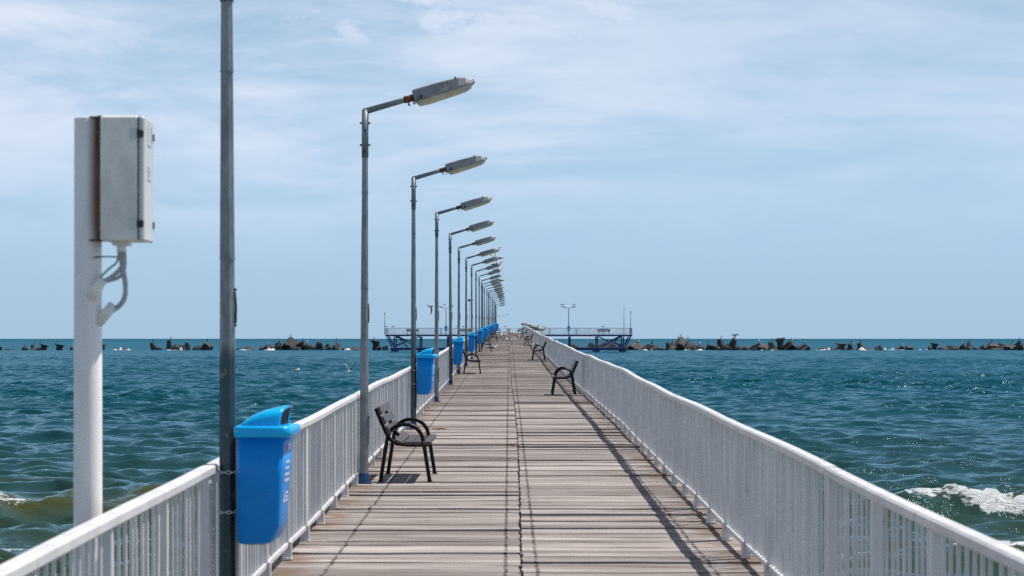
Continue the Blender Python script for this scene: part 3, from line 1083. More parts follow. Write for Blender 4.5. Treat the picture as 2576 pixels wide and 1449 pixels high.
bench_proto = make_bench()
first = True
nb_ = 0
left_d = [1.036, 2.97, 4.94, 6.87, 8.9, 10.8]
right_d = [2.175, 3.92, 6.05, 7.95, 9.85, 10.6]
for i, d in enumerate(left_d):
    o = bench_proto if first else copy_tree(bench_proto)
    first = False
    Yb = D * d
    o.location = (-333 / U + .0 + sway(Yb), Yb, deck_z(Yb) + .004)
    o.rotation_euler = (.009, 0, random.gauss(0, .008))
    tag(o, 'dark bench with looped tube armrests beside the second lamp, nearest bench on the left side' if i == 0 else
        'dark bench with looped armrests on the left side, %s from the camera' % ORD[i], 'bench', 'benches along the left railing')
for i, d in enumerate(right_d):
    o = copy_tree(bench_proto)
    Yb = D * d
    o.location = (357 / U + sway(Yb), Yb, deck_z(Yb) + .004)
    o.rotation_euler = (-.009, 0, math.pi + random.gauss(0, .008))
    tag(o, 'dark bench with looped tube armrests nearest on the right side, back to the right railing' if i == 0 else
        'dark bench with looped armrests on the right side, %s from the camera' % ORD[i], 'bench', 'benches along the right railing')

# ------------------------------------------------------------------ post with electrical box (stands in the water left of the rail)
bd = .40
pc = pt(221, 851, bd)
root = empty('meter_post', (pc.x, pc.y, -.6), label='thick white steel post in the water by the left railing', cat='post')
b = MB()
ztop = CAM_Z + (851 - 297) * bd / U
b.loft([[(r * math.cos(q), r * math.sin(q), z) for q in [2 * math.pi * k / 28 for k in range(28)]] for z, r in ((0, .0605), (1.4, .0602), (ztop + .6 - .004, .0565), (ztop + .6, .0545))], 0, True)
m, t, p = new_mat('brown_streaked_white_enamel')
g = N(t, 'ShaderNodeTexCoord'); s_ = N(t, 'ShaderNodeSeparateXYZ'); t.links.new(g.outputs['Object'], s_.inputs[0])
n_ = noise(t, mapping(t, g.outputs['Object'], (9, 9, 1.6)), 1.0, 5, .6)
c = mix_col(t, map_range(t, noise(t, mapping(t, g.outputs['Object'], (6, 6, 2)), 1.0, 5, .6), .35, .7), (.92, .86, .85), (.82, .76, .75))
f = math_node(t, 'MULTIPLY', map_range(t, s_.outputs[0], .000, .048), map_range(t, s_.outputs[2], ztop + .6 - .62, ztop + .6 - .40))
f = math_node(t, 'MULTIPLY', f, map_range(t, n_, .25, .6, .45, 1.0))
c = mix_col(t, f, c, (.30, .155, .10))  # streaky brown toward the upper +X side
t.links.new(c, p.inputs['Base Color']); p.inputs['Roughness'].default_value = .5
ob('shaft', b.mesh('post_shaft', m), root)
for a_, c_ in (((.022, -.05, 2.135 + .6), (.073, -.062, 2.214 + .6)), ((.045, -.02, 2.03 + .6), (.112, -.03, 2.105 + .6))):
    b = MB()
    b.tube([a_, c_], .0225, 14)
    ob('cable_stub', b.mesh('cable_stub', M['white_dirty']), root)

zb0, zb1 = CAM_Z + (851 - 608) * bd / U, CAM_Z + (851 - 298) * bd / U
xb0 = (264 - 1280) * bd / U
xb1 = (360 - 1280) * bd / U
by0, by1 = D * bd - .12, D * bd + .12
root = empty('electrical_box', (xb0, D * bd, zb0), label='weathered white electrical cabinet with black hinges mounted on the white post', cat='electrical box')
W, H, DP = xb1 - xb0, zb1 - zb0, by1 - by0
b = MB(); b.box((W / 2, 0, H / 2), (W - .004, DP, H), bev=.006)
ob('cabinet', b.mesh('cabinet', M['white_dirty']), root)
b = MB(); b.box((W + .014, 0, H / 2 - .002), (.022, DP + .008, H - .002), bev=.006)
dr = ob('door', b.mesh('cabinet_door', M['white']), root)
b = MB(); b.box((W + .0005, 0, H / 2), (.005, DP - .006, H - .006))
ob('door_seal', b.mesh('door_seal', M['dark_metal']), root)
for zf in (.135, .855):
    b = MB(); b.box((W + .010, -DP / 2 - .006, H * zf), (.026, .012, .032), bev=.003)
    ob('hinge', b.mesh('hinge', M['dark_metal']), dr)
    b = MB(); b.box((W - .02, -DP / 2 - .002, H * zf), (.03, .006, .05), bev=.002)
    ob('hinge_plate', b.mesh('hinge_plate', M['white']), root)
b = MB()
for zz_, w0 in ((.78, .10), (.60, .05), (.57, .07), (.54, .06), (.50, .08)):
    b.box((W + .0262, -.04 + w0 / 2, H * zz_), (.002, w0, .008))
b.box((W + .0262, -.04, H * .87), (.002, .004, .07)); b.box((W + .0262, .05, H * .87), (.002, .004, .07))
ob('faded_sticker', b.mesh('faded_sticker', nmat('faded_print', (.55, .54, .54), (.45, .44, .45), 30, .6)), dr)
for zf in (.14, .86):
    b = MB(); b.box((W + .028, DP / 2 - .02, H * zf), (.006, .014, .03))
    ob('lock', b.mesh('lock', M['dark_metal']), dr)
b = MB()
b.box((-.011, -.045, H / 2 + .004), (.018, .03, H + .006)); b.box((-.03, -.03, H + .001), (.05, .05, .006))
b.box((-.03, -.03, .004), (.07, .05, .008))
ob('bracket', b.mesh('bracket', M['rust_steel']), root)
b = MB()
b.box((.075, -.02, -.008), (.07, .08, .02), bev=.003); b.tube([(.075, -.03, -.012), (.075, -.03, -.045)], .02, 12)
ob('cable_gland', b.mesh('cable_gland', M['white_dirty']), root)
zc = lambda z_: z_ - 0
paths = [
    ([(.070, -.03, -.03), (.078, -.035, -.10), (.092, -.04, -.17), (.095, -.04, -.22), (.075, -.035, -.265), (.032, -.03, -.292)], .011),
    ([(.080, -.03, -.03), (.088, -.04, -.07), (.078, -.04, -.11), (.045, -.05, -.145), (-.005, -.055, -.175)], .010),
    ([(.085, -.02, -.03), (.090, -.03, -.12), (.065, -.04, -.155), (.02, -.05, -.165), (-.01, -.05, -.18)], .008),
    ([(.065, -.03, -.03), (.06, -.04, -.09), (.03, -.05, -.11), (-.008, -.055, -.15)], .005),
    ([(.066, -.03, -.066), (.02, -.035, -.063), (-.035, -.07, -.068)], .003)]
for k, (pp, r_) in enumerate(paths):
    b = MB()
    q = [Vector(x) for x in pp]
    for _ in range(2):
        out = [q[0]]
        for a_, c_ in zip(q[:-1], q[1:]):
            out += [a_ * .75 + c_ * .25, a_ * .25 + c_ * .75]
        q = out + [q[-1]]
    b.tube(q, r_, 8)
    ob('cable', b.mesh('cable', M['cable'] if k < 4 else M['dark_metal']), root)

# ------------------------------------------------------------------ platform at the seaward end
PD = 13.5
PY = PD * D


def zx(x):          # bearing in the left or right half, survey pixels -> metres
    return (x - 1280) * PD / U


def fx(x): return ((1900 + x / 3.45) / 1.59 - 1280) * PD / U
def fz(z): return (597 - z) / 97.5 + CAM_Z


plat = empty('sea_platform', (0, PY, 0), label='blue steel platform on legs at the far end of the pier', cat='platform')
top, bot = fz(545), fz(570)
HALF = 17.5
DEPTH = 6.0
b = MB()
b.box((0, DEPTH / 2, top - .05), (2 * HALF, DEPTH, .08))
ob('floor', b.mesh('platform_floor', M['wood']), plat)
for yy_ in (0.06, DEPTH - .06):
    b = MB(); b.box((0, yy_, (top + bot) / 2 - .005), (2 * HALF, .12, top - bot - .02)); ob('deck_beam', b.mesh('deck_beam', M['steel_blue']), plat)
lz1, lz0 = fz(735), fz(762)
cols_x = [fx(1312), fx(1690), fx(2050)]
for sgn in (-1, 1):
    for yy_ in (.15, DEPTH - .15):
        for cx_ in cols_x:
            b = MB(); b.box((sgn * cx_, yy_, (bot + lz0) / 2 - .3), (.2, .2, bot - lz0 + .55), bev=.01)
            ob('column', b.mesh('column', M['steel_blue']), plat)
        br = lambda a_, c_, w: MB().tube([a_, c_], w, 4, 0, False, math.pi / 4)
        for a_, c_, w in (((fx(2150), bot), (fx(2080), lz1 + .2), .14), ((fx(1710), bot), (fx(1870), fz(645)), .06), ((fx(2030), bot), (fx(1880), fz(640)), .13),
                          ((fx(1900), fz(645)), (fx(2045), fz(705)), .10), ((fx(1880), fz(650)), (fx(1730), fz(715)), .06)):
            ob('brace', br((sgn * a_[0], yy_, a_[1]), (sgn * c_[0], yy_, c_[1]), w).mesh('brace', M['steel_blue']), plat)
        b = MB(); b.box((sgn * (fx(1330) + fx(2105)) / 2, yy_ + .004, (lz0 + lz1) / 2), (fx(2105) - fx(1330), .16, lz1 - lz0))
        ob('landing_beam', b.mesh('landing_beam', M['steel_blue']), plat)
    b = MB(); b.box((sgn * (fx(1330) + fx(2100)) / 2, DEPTH / 2, lz1 + .03), (fx(2095) - fx(1340), DEPTH - .4, .05))
    ob('landing_floor', b.mesh('landing_floor', M['beam']), plat)
    for cx_ in (fx(1682), fx(2052)):
        for yy_ in (.6, DEPTH - .6):
            b = MB()
            b.loft([[(sgn * cx_ + r * math.cos(q), yy_ + r * math.sin(q), z) for q in [2 * math.pi * k / 14 for k in range(14)]] for z, r in ((-1.5, .34), (-.02, .36), (.12, .42), (lz0 - .004, .44))], 0, True)
            ob('pile', b.mesh('platform_pile', M['caisson']), plat)
    # stairs down
    b = MB()
    a_, c_ = Vector((sgn * fx(2020), 1.6, top)), Vector((sgn * fx(1860), 1.6, lz1))
    for yy_ in (1.2, 2.2):
        b.tube([(a_.x, yy_, a_.z - .1), (c_.x, yy_, c_.z)], .06, 4, 0, False)
    for k in range(1, 9):
        q = a_.lerp(c_, k / 9)
        b.box((q.x, 1.7, q.z), (.22, .98, .03))
    ob('stairs', b.mesh('stairs', M['steel_blue']), plat)


def far_railing(name, label, x0, x1, y_, z0, h, sp_post, parent_loc, breaks=(), stair=None):
    root = empty(name, (0, PY + y_, z0), label=label, cat='railing', group='railings of the far platform')
    v, f = [], []
    n = int((x1 - x0) / .14)
    b = MB()
    for k in range(n + 1):
        x = x0 + (x1 - x0) * k / n
        if any(a < x < c_ for a, c_ in breaks): continue
        b.box((x, 0, h / 2 + .04), (.022, .014, h - .1))
    tag(ob('baluster_run', b.mesh('far_balusters', M['rail_far']), root), kind='stuff')
    ends = [x0] + [q for br_ in breaks for q in br_] + [x1]
    for a, c_ in zip(ends[::2], ends[1::2]):
        b = MB(); b.box(((a + c_) / 2, 0, h - .02), (c_ - a, .05, .045)); ob('top_rail', b.mesh('far_top_rail', M['rail_far']), root)
        b = MB(); b.box(((a + c_) / 2, 0, .08), (c_ - a, .04, .035)); ob('bottom_rail', b.mesh('far_bottom_rail', M['rail_far']), root)
        m_ = max(1, round((c_ - a) / sp_post))
        for k in range(m_ + 1):
            b = MB(); b.box((a + (c_ - a) * k / m_, .001, h / 2), (.07, .056, h)); ob('post', b.mesh('far_post', M['rail_far']), root)
    if stair:
        for a_, c_ in stair:
            b = MB(); b.tube([a_, c_], .03, 5); ob('stair_rail', b.mesh('stair_rail', M['rail_far']), root)
    return root


RH = fz(455) - top
far_railing('platform_railing', 'pale railing along the back edge of the far blue platform', -HALF + .06, HALF - .06, DEPTH - .08, top, RH, 3.9, None)
far_railing('platform_railing', 'pale railing along the front edge of the far platform, left of the pier', -HALF + .06, LX - .3, .08, top, RH, 3.9, None,
            stair=[((-fx(2020), .5, RH), (-fx(1890), .5, .02))])
far_railing('platform_railing', 'pale railing along the front edge of the far platform, right of the pier', RX + .2, HALF - .06, .08, top, RH, 3.9, None,
            stair=[((fx(2020), .5, RH), (fx(1890), .5, .02))])
far_railing('landing_railing', 'low pale railing on the lower landing, left half of the far platform', -fx(2060), -fx(1335), .1, lz1 + .05, .86, 3.6, None)
far_railing('landing_railing', 'low pale railing on the lower landing, right half of the far platform', fx(1335), fx(2060), .1, lz1 + .05, .86, 3.6, None)
for sgn, nm in ((-1, 'left'), (1, 'right')):
    root = empty('platform_railing', (sgn * (HALF - .05), PY + DEPTH / 2, top), label='short pale railing across the %s end of the far platform' % nm, cat='railing', group='railings of the far platform')
    b = MB()
    for k in range(1, 40):
        b.box((0, -DEPTH / 2 + .2 + k * .14, RH / 2), (.014, .022, RH - .1))
    tag(ob('baluster_run', b.mesh('end_balusters', M['rail_far']), root), kind='stuff')
    b = MB(); b.box((0, 0, RH - .02), (.05, DEPTH - .3, .045)); ob('top_rail', b.mesh('end_top_rail', M['rail_far']), root)
# white board at the pier's end
b = MB(); b.box((0, 0, .46), (.58, .05, .92), bev=.008); b.box((-.24, .05, .3), (.05, .05, .6)); b.box((.24, .05, .3), (.05, .05, .6))
tag(ob('notice_board', b.mesh('notice_board', M['rail_far']), None, (zx(1279.5), PY + DEPTH - .5, top)), 'plain pale panel standing at the far end of the deck', 'panel')


def double_lamp(x, label, kbin):
    root = empty('double_lamp', (x, PY + 3.0, top), label=label, cat='street lamp', group='double lamps on the far platform')
    h = 3.75
    b = MB(); b.tube([(0, 0, 0), (0, 0, h)], [.075, .05], 8, 0, False); ob('post', b.mesh('double_post', M['galv']), root)
    for s_ in (-1, 1):
        b = MB(); b.tube([(0, 0, h - .03), (s_ * .48, 0, h + .12)], .032, 6); ob('arm', b.mesh('double_arm', M['galv']), root)
        b = MB()
        rings = []
        for t_, w, tp, bt in ((.42, .06, .05, -.04), (.5, .10, .09, -.06), (.9, .12, .09, -.06), (1.08, .06, .0, -.04)):
            q = lambda yy_, hh: (s_ * t_, yy_, h + t_ * .25 + hh)
            rr_ = [q(-w, bt), q(-w, bt + .05), q(-w * .7, tp), q(w * .7, tp), q(w, bt + .05), q(w, bt)]
            rings.append(rr_ if s_ > 0 else rr_[::-1])
        b.loft(rings, 0, False)
        ob('lamp_head', b.mesh('double_head', M['housing']), root)
    return root


double_lamp(zx(1120.5), 'twin-headed lamp on the left half of the far platform', 0)
double_lamp(zx(1432), 'twin-headed lamp on the right half of the far platform', 1)
for x, nm in ((1120.5, 'left'), (1432, 'right')):
    bo = copy_tree(bin_proto)
    bo.location = (zx(x), PY + 3.0, top + .5)
    bo.rotation_euler = (0, 0, -math.pi / 2)
    tag(bo, 'blue litter bin on the twin-headed lamp in the %s half of the far platform' % nm, 'litter bin', 'blue litter bins on the far platform')
for x, nm in ((1034, 'left half of the far platform'), (1167, 'on the far platform between lamp posts'), (1523, 'right half of the far platform')):
    o = copy_tree(bench_proto)
    o.location = (zx(x), PY + DEPTH - .7, top - .006)
    o.rotation_euler = (0, 0, -math.pi / 2)
    o.scale = (1, 1.25, 1)
    tag(o, 'dark slatted bench seen from the front, ' + nm, 'bench', 'benches on the far platform')


def mast(x, ytop, label, red, base=None):
    h = CAM_Z + (851 - ytop) * PD / U - top
    root = empty('mast', (zx(x), PY + (.2 if red else 2.0), top), label=label, cat='mast')
    b = MB(); b.tube([(0, 0, 0), (0, 0, h)], [.05, .03], 8); ob('pole', b.mesh('mast_pole', M['galv'] if not red else M['dark_metal']), root)
    b = MB()
    if red:
        b.tube([(0, 0, h), (0, 0, h + .08), (0, 0, h + .26), (0, 0, h + .30)], [.03, .075, .07, .03], 10)
    else:
        b.box((.05, 0, h - .22), (.16, .1, .12), bev=.02); b.tube([(0, 0, h), (0, 0, h + .2)], .02, 6)
    ob('beacon' if red else 'camera_head', b.mesh('mast_top', M['red'] if red else M['dark_metal']), root)


mast(967.5, 791, 'thin dark mast with a red beacon at the left end of the far platform', True)
mast(1586.5, 788, 'thin dark mast with a red beacon at the right end of the far platform', True)
mast(1571.5, 773, 'tall thin mast with a small device near the right end of the far platform', False)

# ------------------------------------------------------------------ breakwater of concrete blocks


def grooved_cube():
    b = MB()
    sec = []
    n = 4
    for k in range(4):
        a = R(45 + 90 * k)
        a2 = R(45 + 90 * (k + 1))
        p0, p1 = Vector((math.cos(a), math.sin(a))) * .72, Vector((math.cos(a2), math.sin(a2))) * .72
        mid = (p0 + p1) / 2
        inw = -mid.normalized()
        for f, dep in ((.06, 0), (.34, 0), (.40, .10), (.60, .10), (.66, 0), (.94, 0)):
            sec.append(p0.lerp(p1, f) + inw * dep)
    rings = []
    for z, s_ in ((-.62, .93), (-.56, 1.0), (.5, .93), (.56, .86)):
        rings.append([(q.x * s_, q.y * s_, z) for q in sec])
    b.loft(rings, 0, False)
    return b


def tetrapod():
    b = MB()
    dirs = [Vector((0, 0, 1)), Vector((.943, 0, -.333)), Vector((-.471, .816, -.333)), Vector((-.471, -.816, -.333))]
    for d_ in dirs:
        b.tube([d_ * -.1, d_ * .25, d_ * .9, d_ * .98], [.42, .42, .27, .21], 9, 0, False)
    return b


def lump(seed):
    r = random.Random(seed)
    b = MB()
    rings = []
    for z, s_ in ((-.6, .8), (-.3, 1.0), (.2, .9), (.5, .5), (.56, .25)):
        rings.append([((s_ * .7 + r.uniform(-.12, .12)) * math.cos(q), (s_ * .7 + r.uniform(-.12, .12)) * math.sin(q), z + r.uniform(-.08, .08)) for q in [2 * math.pi * k / 7 for k in range(7)]])
    b.loft(rings, 0, False)
    return b


def anvil():
    b = MB()
    b.loft([[(x * a, y_ * a * .8, z) for x, y_ in ((-1, -1), (1, -1), (1, 1), (-1, 1))] for z, a in ((-.6, .55), (.1, .42), (.35, .50), (.48, .72), (.56, .70))], 0, False)
    return b


SHAPES = {'c': grooved_cube(), 't': tetrapod(), 'a': anvil()}
blocks = []
for z8, w, h, s_ in [(5, 30, 25, 't'), (60, 62, 9, 'l'), (160, 42, 24, 'l'), (225, 52, 35, 't'), (262, 50, 18, 'l'), (284, 42, 38, 'a'), (385, 46, 38, 'a'), (460, 20, 22, 'l'), (665, 24, 36, 'a'),
                   (790, 74, 14, 'l'), (1005, 68, 50, 't'), (1095, 66, 62, 't'), (1135, 52, 36, 'l'), (1180, 74, 34, 'l'), (1203, 34, 48, 'c'), (1270, 60, 28, 'l'), (1330, 74, 52, 'c'), (1300, 50, 30, 'l'),
                   (1545, 44, 14, 'l'), (1600, 64, 24, 'l'), (1690, 38, 26, 'l'), (1735, 70, 34, 'l'), (1795, 48, 54, 'c'), (1868, 96, 82, 'C'), (1905, 60, 26, 'l'), (1945, 66, 58, 'C'), (1985, 36, 42, 'l'), (2005, 44, 36, 'l'),
                   (2060, 88, 54, 't'), (2115, 40, 42, 'l'), (2162, 46, 56, 'C'), (2228, 56, 18, 'l'), (2290, 110, 16, 'l'), (2282, 24, 22, 'l'), (2420, 50, 62, 'a'), (2440, 40, 34, 'c'), (2482, 36, 30, 'c')]:
    blocks.append((z8 / 2.56, w / 2.56, h / 2.56, s_))
for x in [(1397, 14, 12, 'l'), (1413, 16, 14, 'l'), (1446, 22, 16, 'l'), (1487, 24, 18, 'c'), (1528, 40, 24, 'C'), (1546, 22, 14, 'c'), (1566, 24, 18, 'l'), (1470, 26, 8, 'l'), (1507, 30, 8, 'l')]:
    blocks.append(x)
for z7, w, h, s_ in [(207, 96, 50, 'C'), (252, 44, 32, 'l'), (310, 84, 36, 'l'), (320, 30, 44, 't'), (372, 50, 16, 'l'), (420, 56, 48, 't'), (440, 50, 34, 'c'), (490, 116, 74, 'C'), (548, 70, 44, 'l'), (575, 50, 32, 'l'), (605, 46, 32, 'l'),
                   (668, 54, 38, 'c'), (712, 40, 26, 'l'), (742, 76, 66, 'T'), (800, 66, 72, 't'), (832, 44, 36, 'l'), (770, 50, 22, 'l'), (890, 70, 24, 'l'), (935, 40, 32, 'l'), (968, 84, 44, 'C'), (1040, 76, 48, 't'), (1095, 52, 72, 'a'), (1105, 66, 36, 'l'),
                   (1152, 66, 54, 'C'), (1196, 28, 26, 'l'), (1240, 64, 38, 'C'), (1365, 74, 17, 'l'), (1412, 40, 14, 'l'), (1465, 58, 42, 'a'), (1448, 40, 18, 'l'), (1522, 60, 38, 't'), (1602, 62, 44, 't'), (1575, 40, 16, 'l'), (1700, 52, 30, 'c'),
                   (1830, 52, 24, 'c'), (1876, 44, 26, 'c'), (1920, 20, 7, 'l'), (2002, 22, 24, 'l'), (2032, 38, 44, 'a'), (2086, 60, 22, 'l'), (2128, 60, 28, 'l'), (2170, 60, 24, 'l'), (2208, 44, 34, 'l'), (2248, 58, 50, 't'), (2275, 30, 20, 'l'),
                   (2335, 56, 30, 'l'), (2388, 76, 48, 'l'), (2438, 62, 42, 'l'), (2500, 70, 38, 'c'), (2545, 44, 56, 'C'), (2300, 40, 12, 'l'), (2410, 80, 14, 'l')]:
    k = 1 / 1.519 / 1.59
    blocks.append(((2400 + z7 / 1.519) / 1.59, w * k, h * k, s_))
blocks.sort()
order_l = [q for q in blocks if q[0] < 975]
block_tops = []
kinds = {'c': 'squared concrete block', 'C': 'corner-up concrete cube', 't': 'four-legged concrete block', 'T': 'four-legged concrete block',
         'a': 'flat-topped concrete block', 'l': 'dark concrete lump'}
nl = nr_ = nm_ = 0
r = random.Random(21)
for i, (px, w, h, s_) in enumerate(blocks):
    if s_ == 'l':
        src = lump(i)
        rot = Euler((r.uniform(-.3, .3), r.uniform(-.3, .3), r.uniform(0, 6.28)))
    elif s_ == 'C':
        src = SHAPES['c']
        rot = Euler((R(44) + r.uniform(-.12, .12), R(34) + r.uniform(-.12, .12), r.choice([.5, 2.2, 1.1, .2]) + r.uniform(-.3, .3)))
    elif s_ == 'c':
        src = SHAPES['c']
        rot = Euler((r.uniform(-.5, .5), r.uniform(.2, .6), r.uniform(0, 6.28)))
    elif s_ in 'tT':
        src = SHAPES['t']
        rot = Euler((r.uniform(-.5, .5), r.uniform(-.5, .5), r.uniform(0, 6.28)))
    else:
        src = SHAPES['a']
        rot = Euler((r.uniform(-.1, .1), r.uniform(-.15, .15), r.uniform(-.4, .4)))
    mtx = rot.to_matrix()
    vs = np.array([mtx @ Vector(v) for v in src.v])
    lo, hi = vs.min(0), vs.max(0)
    d_b = 15.7 + r.uniform(-.10, .12) + (.10 if h > 24 else 0)
    wm, hm = w * (1.35 if s_ in 'CtT' else 1.22) * d_b / U, h * 1.08 * d_b / U
    depth = wm * r.uniform(.8, 1.1)
    sink = 1.5 if s_ in 'aC' else 1.75
    tot = hm * sink
    sc3 = np.array([wm / (hi[0] - lo[0]), depth / (hi[1] - lo[1]), tot / (hi[2] - lo[2])])
    ctr = (lo + hi) / 2
    vs = (vs - ctr) * sc3
    vs[:, 2] += -tot / 2 + hm
    b = MB(); b.v = [tuple(v) for v in vs]; b.f = src.f; b.m = src.m; b.s = src.s
    xx = (px - 1280) * d_b / U
    o = ob('concrete_block', b.mesh('concrete_block', M['concrete']), None, (xx, d_b * D, 0))
    if px < 975:
        nl += 1; where = 'left breakwater stretch, %s from its left end' % ORD[nl - 1]
    elif px < 1590:
        nm_ += 1; where = 'breakwater behind the far platform, %s from the left' % ORD[nm_ - 1]
    else:
        nr_ += 1; where = 'right breakwater stretch, %s from the platform' % (ORD[nr_ - 1] if nr_ <= 48 else 'forty-ninth fiftieth fifty-first fifty-second fifty-third fifty-fourth'.split()[nr_ - 49])
    tag(o, kinds[s_] + ' in the ' + where, 'concrete block', 'concrete blocks of the breakwater')
    top_i = int(np.argmax(vs[:, 2]))
    block_tops.append((px, h, Vector((xx + vs[top_i][0] * .9, d_b * D + vs[top_i][1] * .9, hm - .03))))
# splashes against the blocks
b = MB()
for a, c_ in WASH:
    n = max(2, int((c_ - a) / 8))
    for k in range(n):
        x = a + (c_ - a) * random.random()
        p0 = pt(x, 851, 15.55 + random.uniform(-.05, .1))
        hh = random.uniform(.06, .22) if random.random() < .8 else random.uniform(.25, .55)
        ww = random.uniform(.2, .7)
        rings = []
        for z, s_ in ((-.1, 1.0), (hh * .35, .8), (hh * .7, .5), (hh, .12)):
            rings.append([(p0.x + ww * s_ * math.cos(q) * random.uniform(.6, 1.2), p0.y + ww * .6 * s_ * math.sin(q) * random.uniform(.6, 1.2), z * random.uniform(.8, 1.15)) for q in [2 * math.pi * j / 7 for j in range(7)]])
        b.loft(rings, 0, True)
tag(ob('surf_foam', b.mesh('surf_foam', M['foam'])), 'white splashes of surf at the foot of the breakwater', 'foam', kind='stuff')

# ------------------------------------------------------------------ birds


def ell(c, ry, rz, tilt=0.0, n=10):
    out = []
    for k in range(n):
        q = 2 * math.pi * k / n
        dz_ = rz * math.sin(q)
        out.append((c[0] - dz_ * math.sin(tilt), c[1] + ry * math.cos(q), c[2] + dz_ * math.cos(tilt)))
    return out


def make_gull(brown, pose):
    """faces +X, feet at the origin"""
    root = empty('gull')
    lift = {'stand': .125, 'sit': .065, 'walk': .115}[pose]
    z = lift
    neck = .0 if pose == 'stand' else -.03
    b = MB()
    st = [((-.215, z + .050), .012, .005, 0), ((-.15, z + .052), .026, .014, 0), ((-.09, z + .055), .050, .040, 0), ((-.01, z + .058), .064, .058, 0),
          ((.06, z + .068), .058, .058, .25), ((.105, z + .098 + neck * .4), .044, .046, .6), ((.128, z + .135 + neck * .8), .032, .034, .8), ((.142, z + .170 + neck), .033, .034, .5),
          ((.168, z + .178 + neck), .028, .028, 0), ((.186, z + .174 + neck), .015, .014, 0), ((.205, z + .170 + neck), .008, .010, 0), ((.232, z + .163 + neck), .003, .003, 0)]
    mats = [0, 0, 0, 0, 0, 2, 2, 2, 2, 1, 1]
    b.loft([ell((c_[0], 0, c_[1]), ry, rz, tl) for c_, ry, rz, tl in st], 0, True, (True, True), mats)
    ob('body', b.mesh('gull_body', [M['gull_brown'] if brown else M['gull_white'], M['gull_dark'] if brown else M['beak'], M['gull_white']]), root)
    for s_ in (-1, 1):
        b = MB()
        rings = []
        for x, zc_, hh, yo in ((.075, .075, .012, .050), (.05, .075, .036, .060), (-.03, .072, .043, .066), (-.12, .068, .030, .050), (-.20, .064, .016, .028), (-.285, .062, .003, .008)):
            c_ = (x, s_ * yo, z + zc_)
            rings.append([(c_[0], c_[1] + s_ * .010 * math.cos(q), c_[2] + hh * math.sin(q)) for q in [2 * math.pi * k / 8 for k in range(8)]])
        b.loft(rings if s_ > 0 else [r_[::-1] for r_ in rings], 0, True, (True, True), [0, 0, 0, 1, 1])
        ob('wing', b.mesh('gull_wing', [M['gull_brown'] if brown else M['gull_grey'], M['gull_dark']]), root)
        if pose != 'sit':
            b = MB()
            fx_ = .03 * s_ if pose == 'walk' else 0
            b.tube([(0, s_ * .025, z + .03), (.008, s_ * .025, z * .5), (fx_, s_ * .025, .006)], .006, 5)
            b.add([(fx_ - .012, s_ * .025, .004), (fx_ + .05, s_ * .025 - .022, .003), (fx_ + .05, s_ * .025 + .022, .003), (fx_, s_ * .025, .014)], [(0, 1, 2), (0, 3, 1), (0, 2, 3), (1, 3, 2)])
            ob('leg', b.mesh('gull_leg', M['leg']), root)
    return root


GP = {}
for brown in (0, 1):
    for pose in ('stand', 'sit', 'walk'):
        GP[(brown, pose)] = [make_gull(brown, pose), False]


def gull(loc, heading, brown, pose, label, group, scale=1.25, pitch=0.0):
    e_ = GP[(brown, pose)]
    o = e_[0] if not e_[1] else copy_tree(e_[0])
    e_[1] = True
    o.location = loc
    o.rotation_euler = (0, pitch, heading)
    o.scale = (scale,) * 3
    tag(o, label, 'gull', group)
    return o


def zz5(x, y_):
    return (1950 + x / 7.247) / 1.59, (1280 + y_ / 7.247) / 1.59


deck_g = [(570, 685, 0, 'stand', 1.9, 'white gull standing nearest the middle gap of the deck, left of two others'), (655, 655, 0, 'sit', -.3, 'dark-backed gull beside the middle gap of the deck, middle of three'),
          (770, 688, 0, 'stand', -1.4, 'grey gull standing alone on the right half of the deck, head up, right of three'), (400, 522, 0, 'stand', 1.5, 'white gull standing in front of the far left benches'),
          (510, 500, 1, 'walk', .2, 'brown and white gull leaning forward left of the middle gap'), (165, 895, 0, 'sit', .1, 'white-headed gull behind the legs of the third left bench'),
          (365, 408, 1, 'sit', .3, 'speckled gull beside the farthest left bench'), (515, 408, 1, 'stand', .2, 'pale brown gull in front of the plain panel at the deck end'),
          (580, 424, 0, 'sit', 2.8, 'low grey gull in front of the panel at the deck end'), (660, 412, 0, 'walk', 1.2, 'dark gull just right of the panel at the deck end'),
          (735, 428, 0, 'sit', .4, 'low dark gull at the left of the far right flock on the deck'), (790, 420, 1, 'sit', 2.6, 'brown gull second in the far right flock on the deck'),
          (845, 436, 1, 'sit', .9, 'speckled gull third in the far right flock on the deck'), (895, 430, 0, 'sit', .2, 'white gull fourth in the far right flock on the deck'), (935, 424, 1, 'sit', 2.0, 'speckled gull at the right end of the far right flock'),
          (870, 545, 0, 'walk', .1, 'grey gull walking right toward the fourth right bench'), (985, 500, 1, 'sit', 1.2, 'dark gull crouched under the fourth right bench'), (1050, 500, 0, 'sit', .4, 'white gull beside the fourth right bench, against the railing'),
          (1130, 575, 1, 'stand', 2.4, 'speckled gull behind the armrest of the third right bench'), (1110, 690, 0, 'walk', -1.8, 'pale gull between the legs of the third right bench'), (1195, 680, 1, 'walk', -.9, 'brown gull under the back of the third right bench'),
          (1265, 862, 0, 'stand', .3, 'white-headed grey gull standing left of the second right bench'), (1400, 835, 0, 'stand', .2, 'gull behind the second right bench showing only its back above the armrest'),
          (225, 410, 1, 'sit', .6, 'brown gull under the fifth left bench'), (280, 405, 0, 'sit', 2.2, 'white gull beyond the fifth left bench')]
for x, y_, br_, pose, hd_, lab in deck_g:
    px, py = zz5(x, y_)
    d = 415 / max(py - 801, 37.7)
    d = min(d, 11.0)
    X_ = (px - 1280) * d / U
    gull((X_, D * d, deck_z(D * d) + .006), hd_, br_, pose, lab, 'gulls resting on the deck')
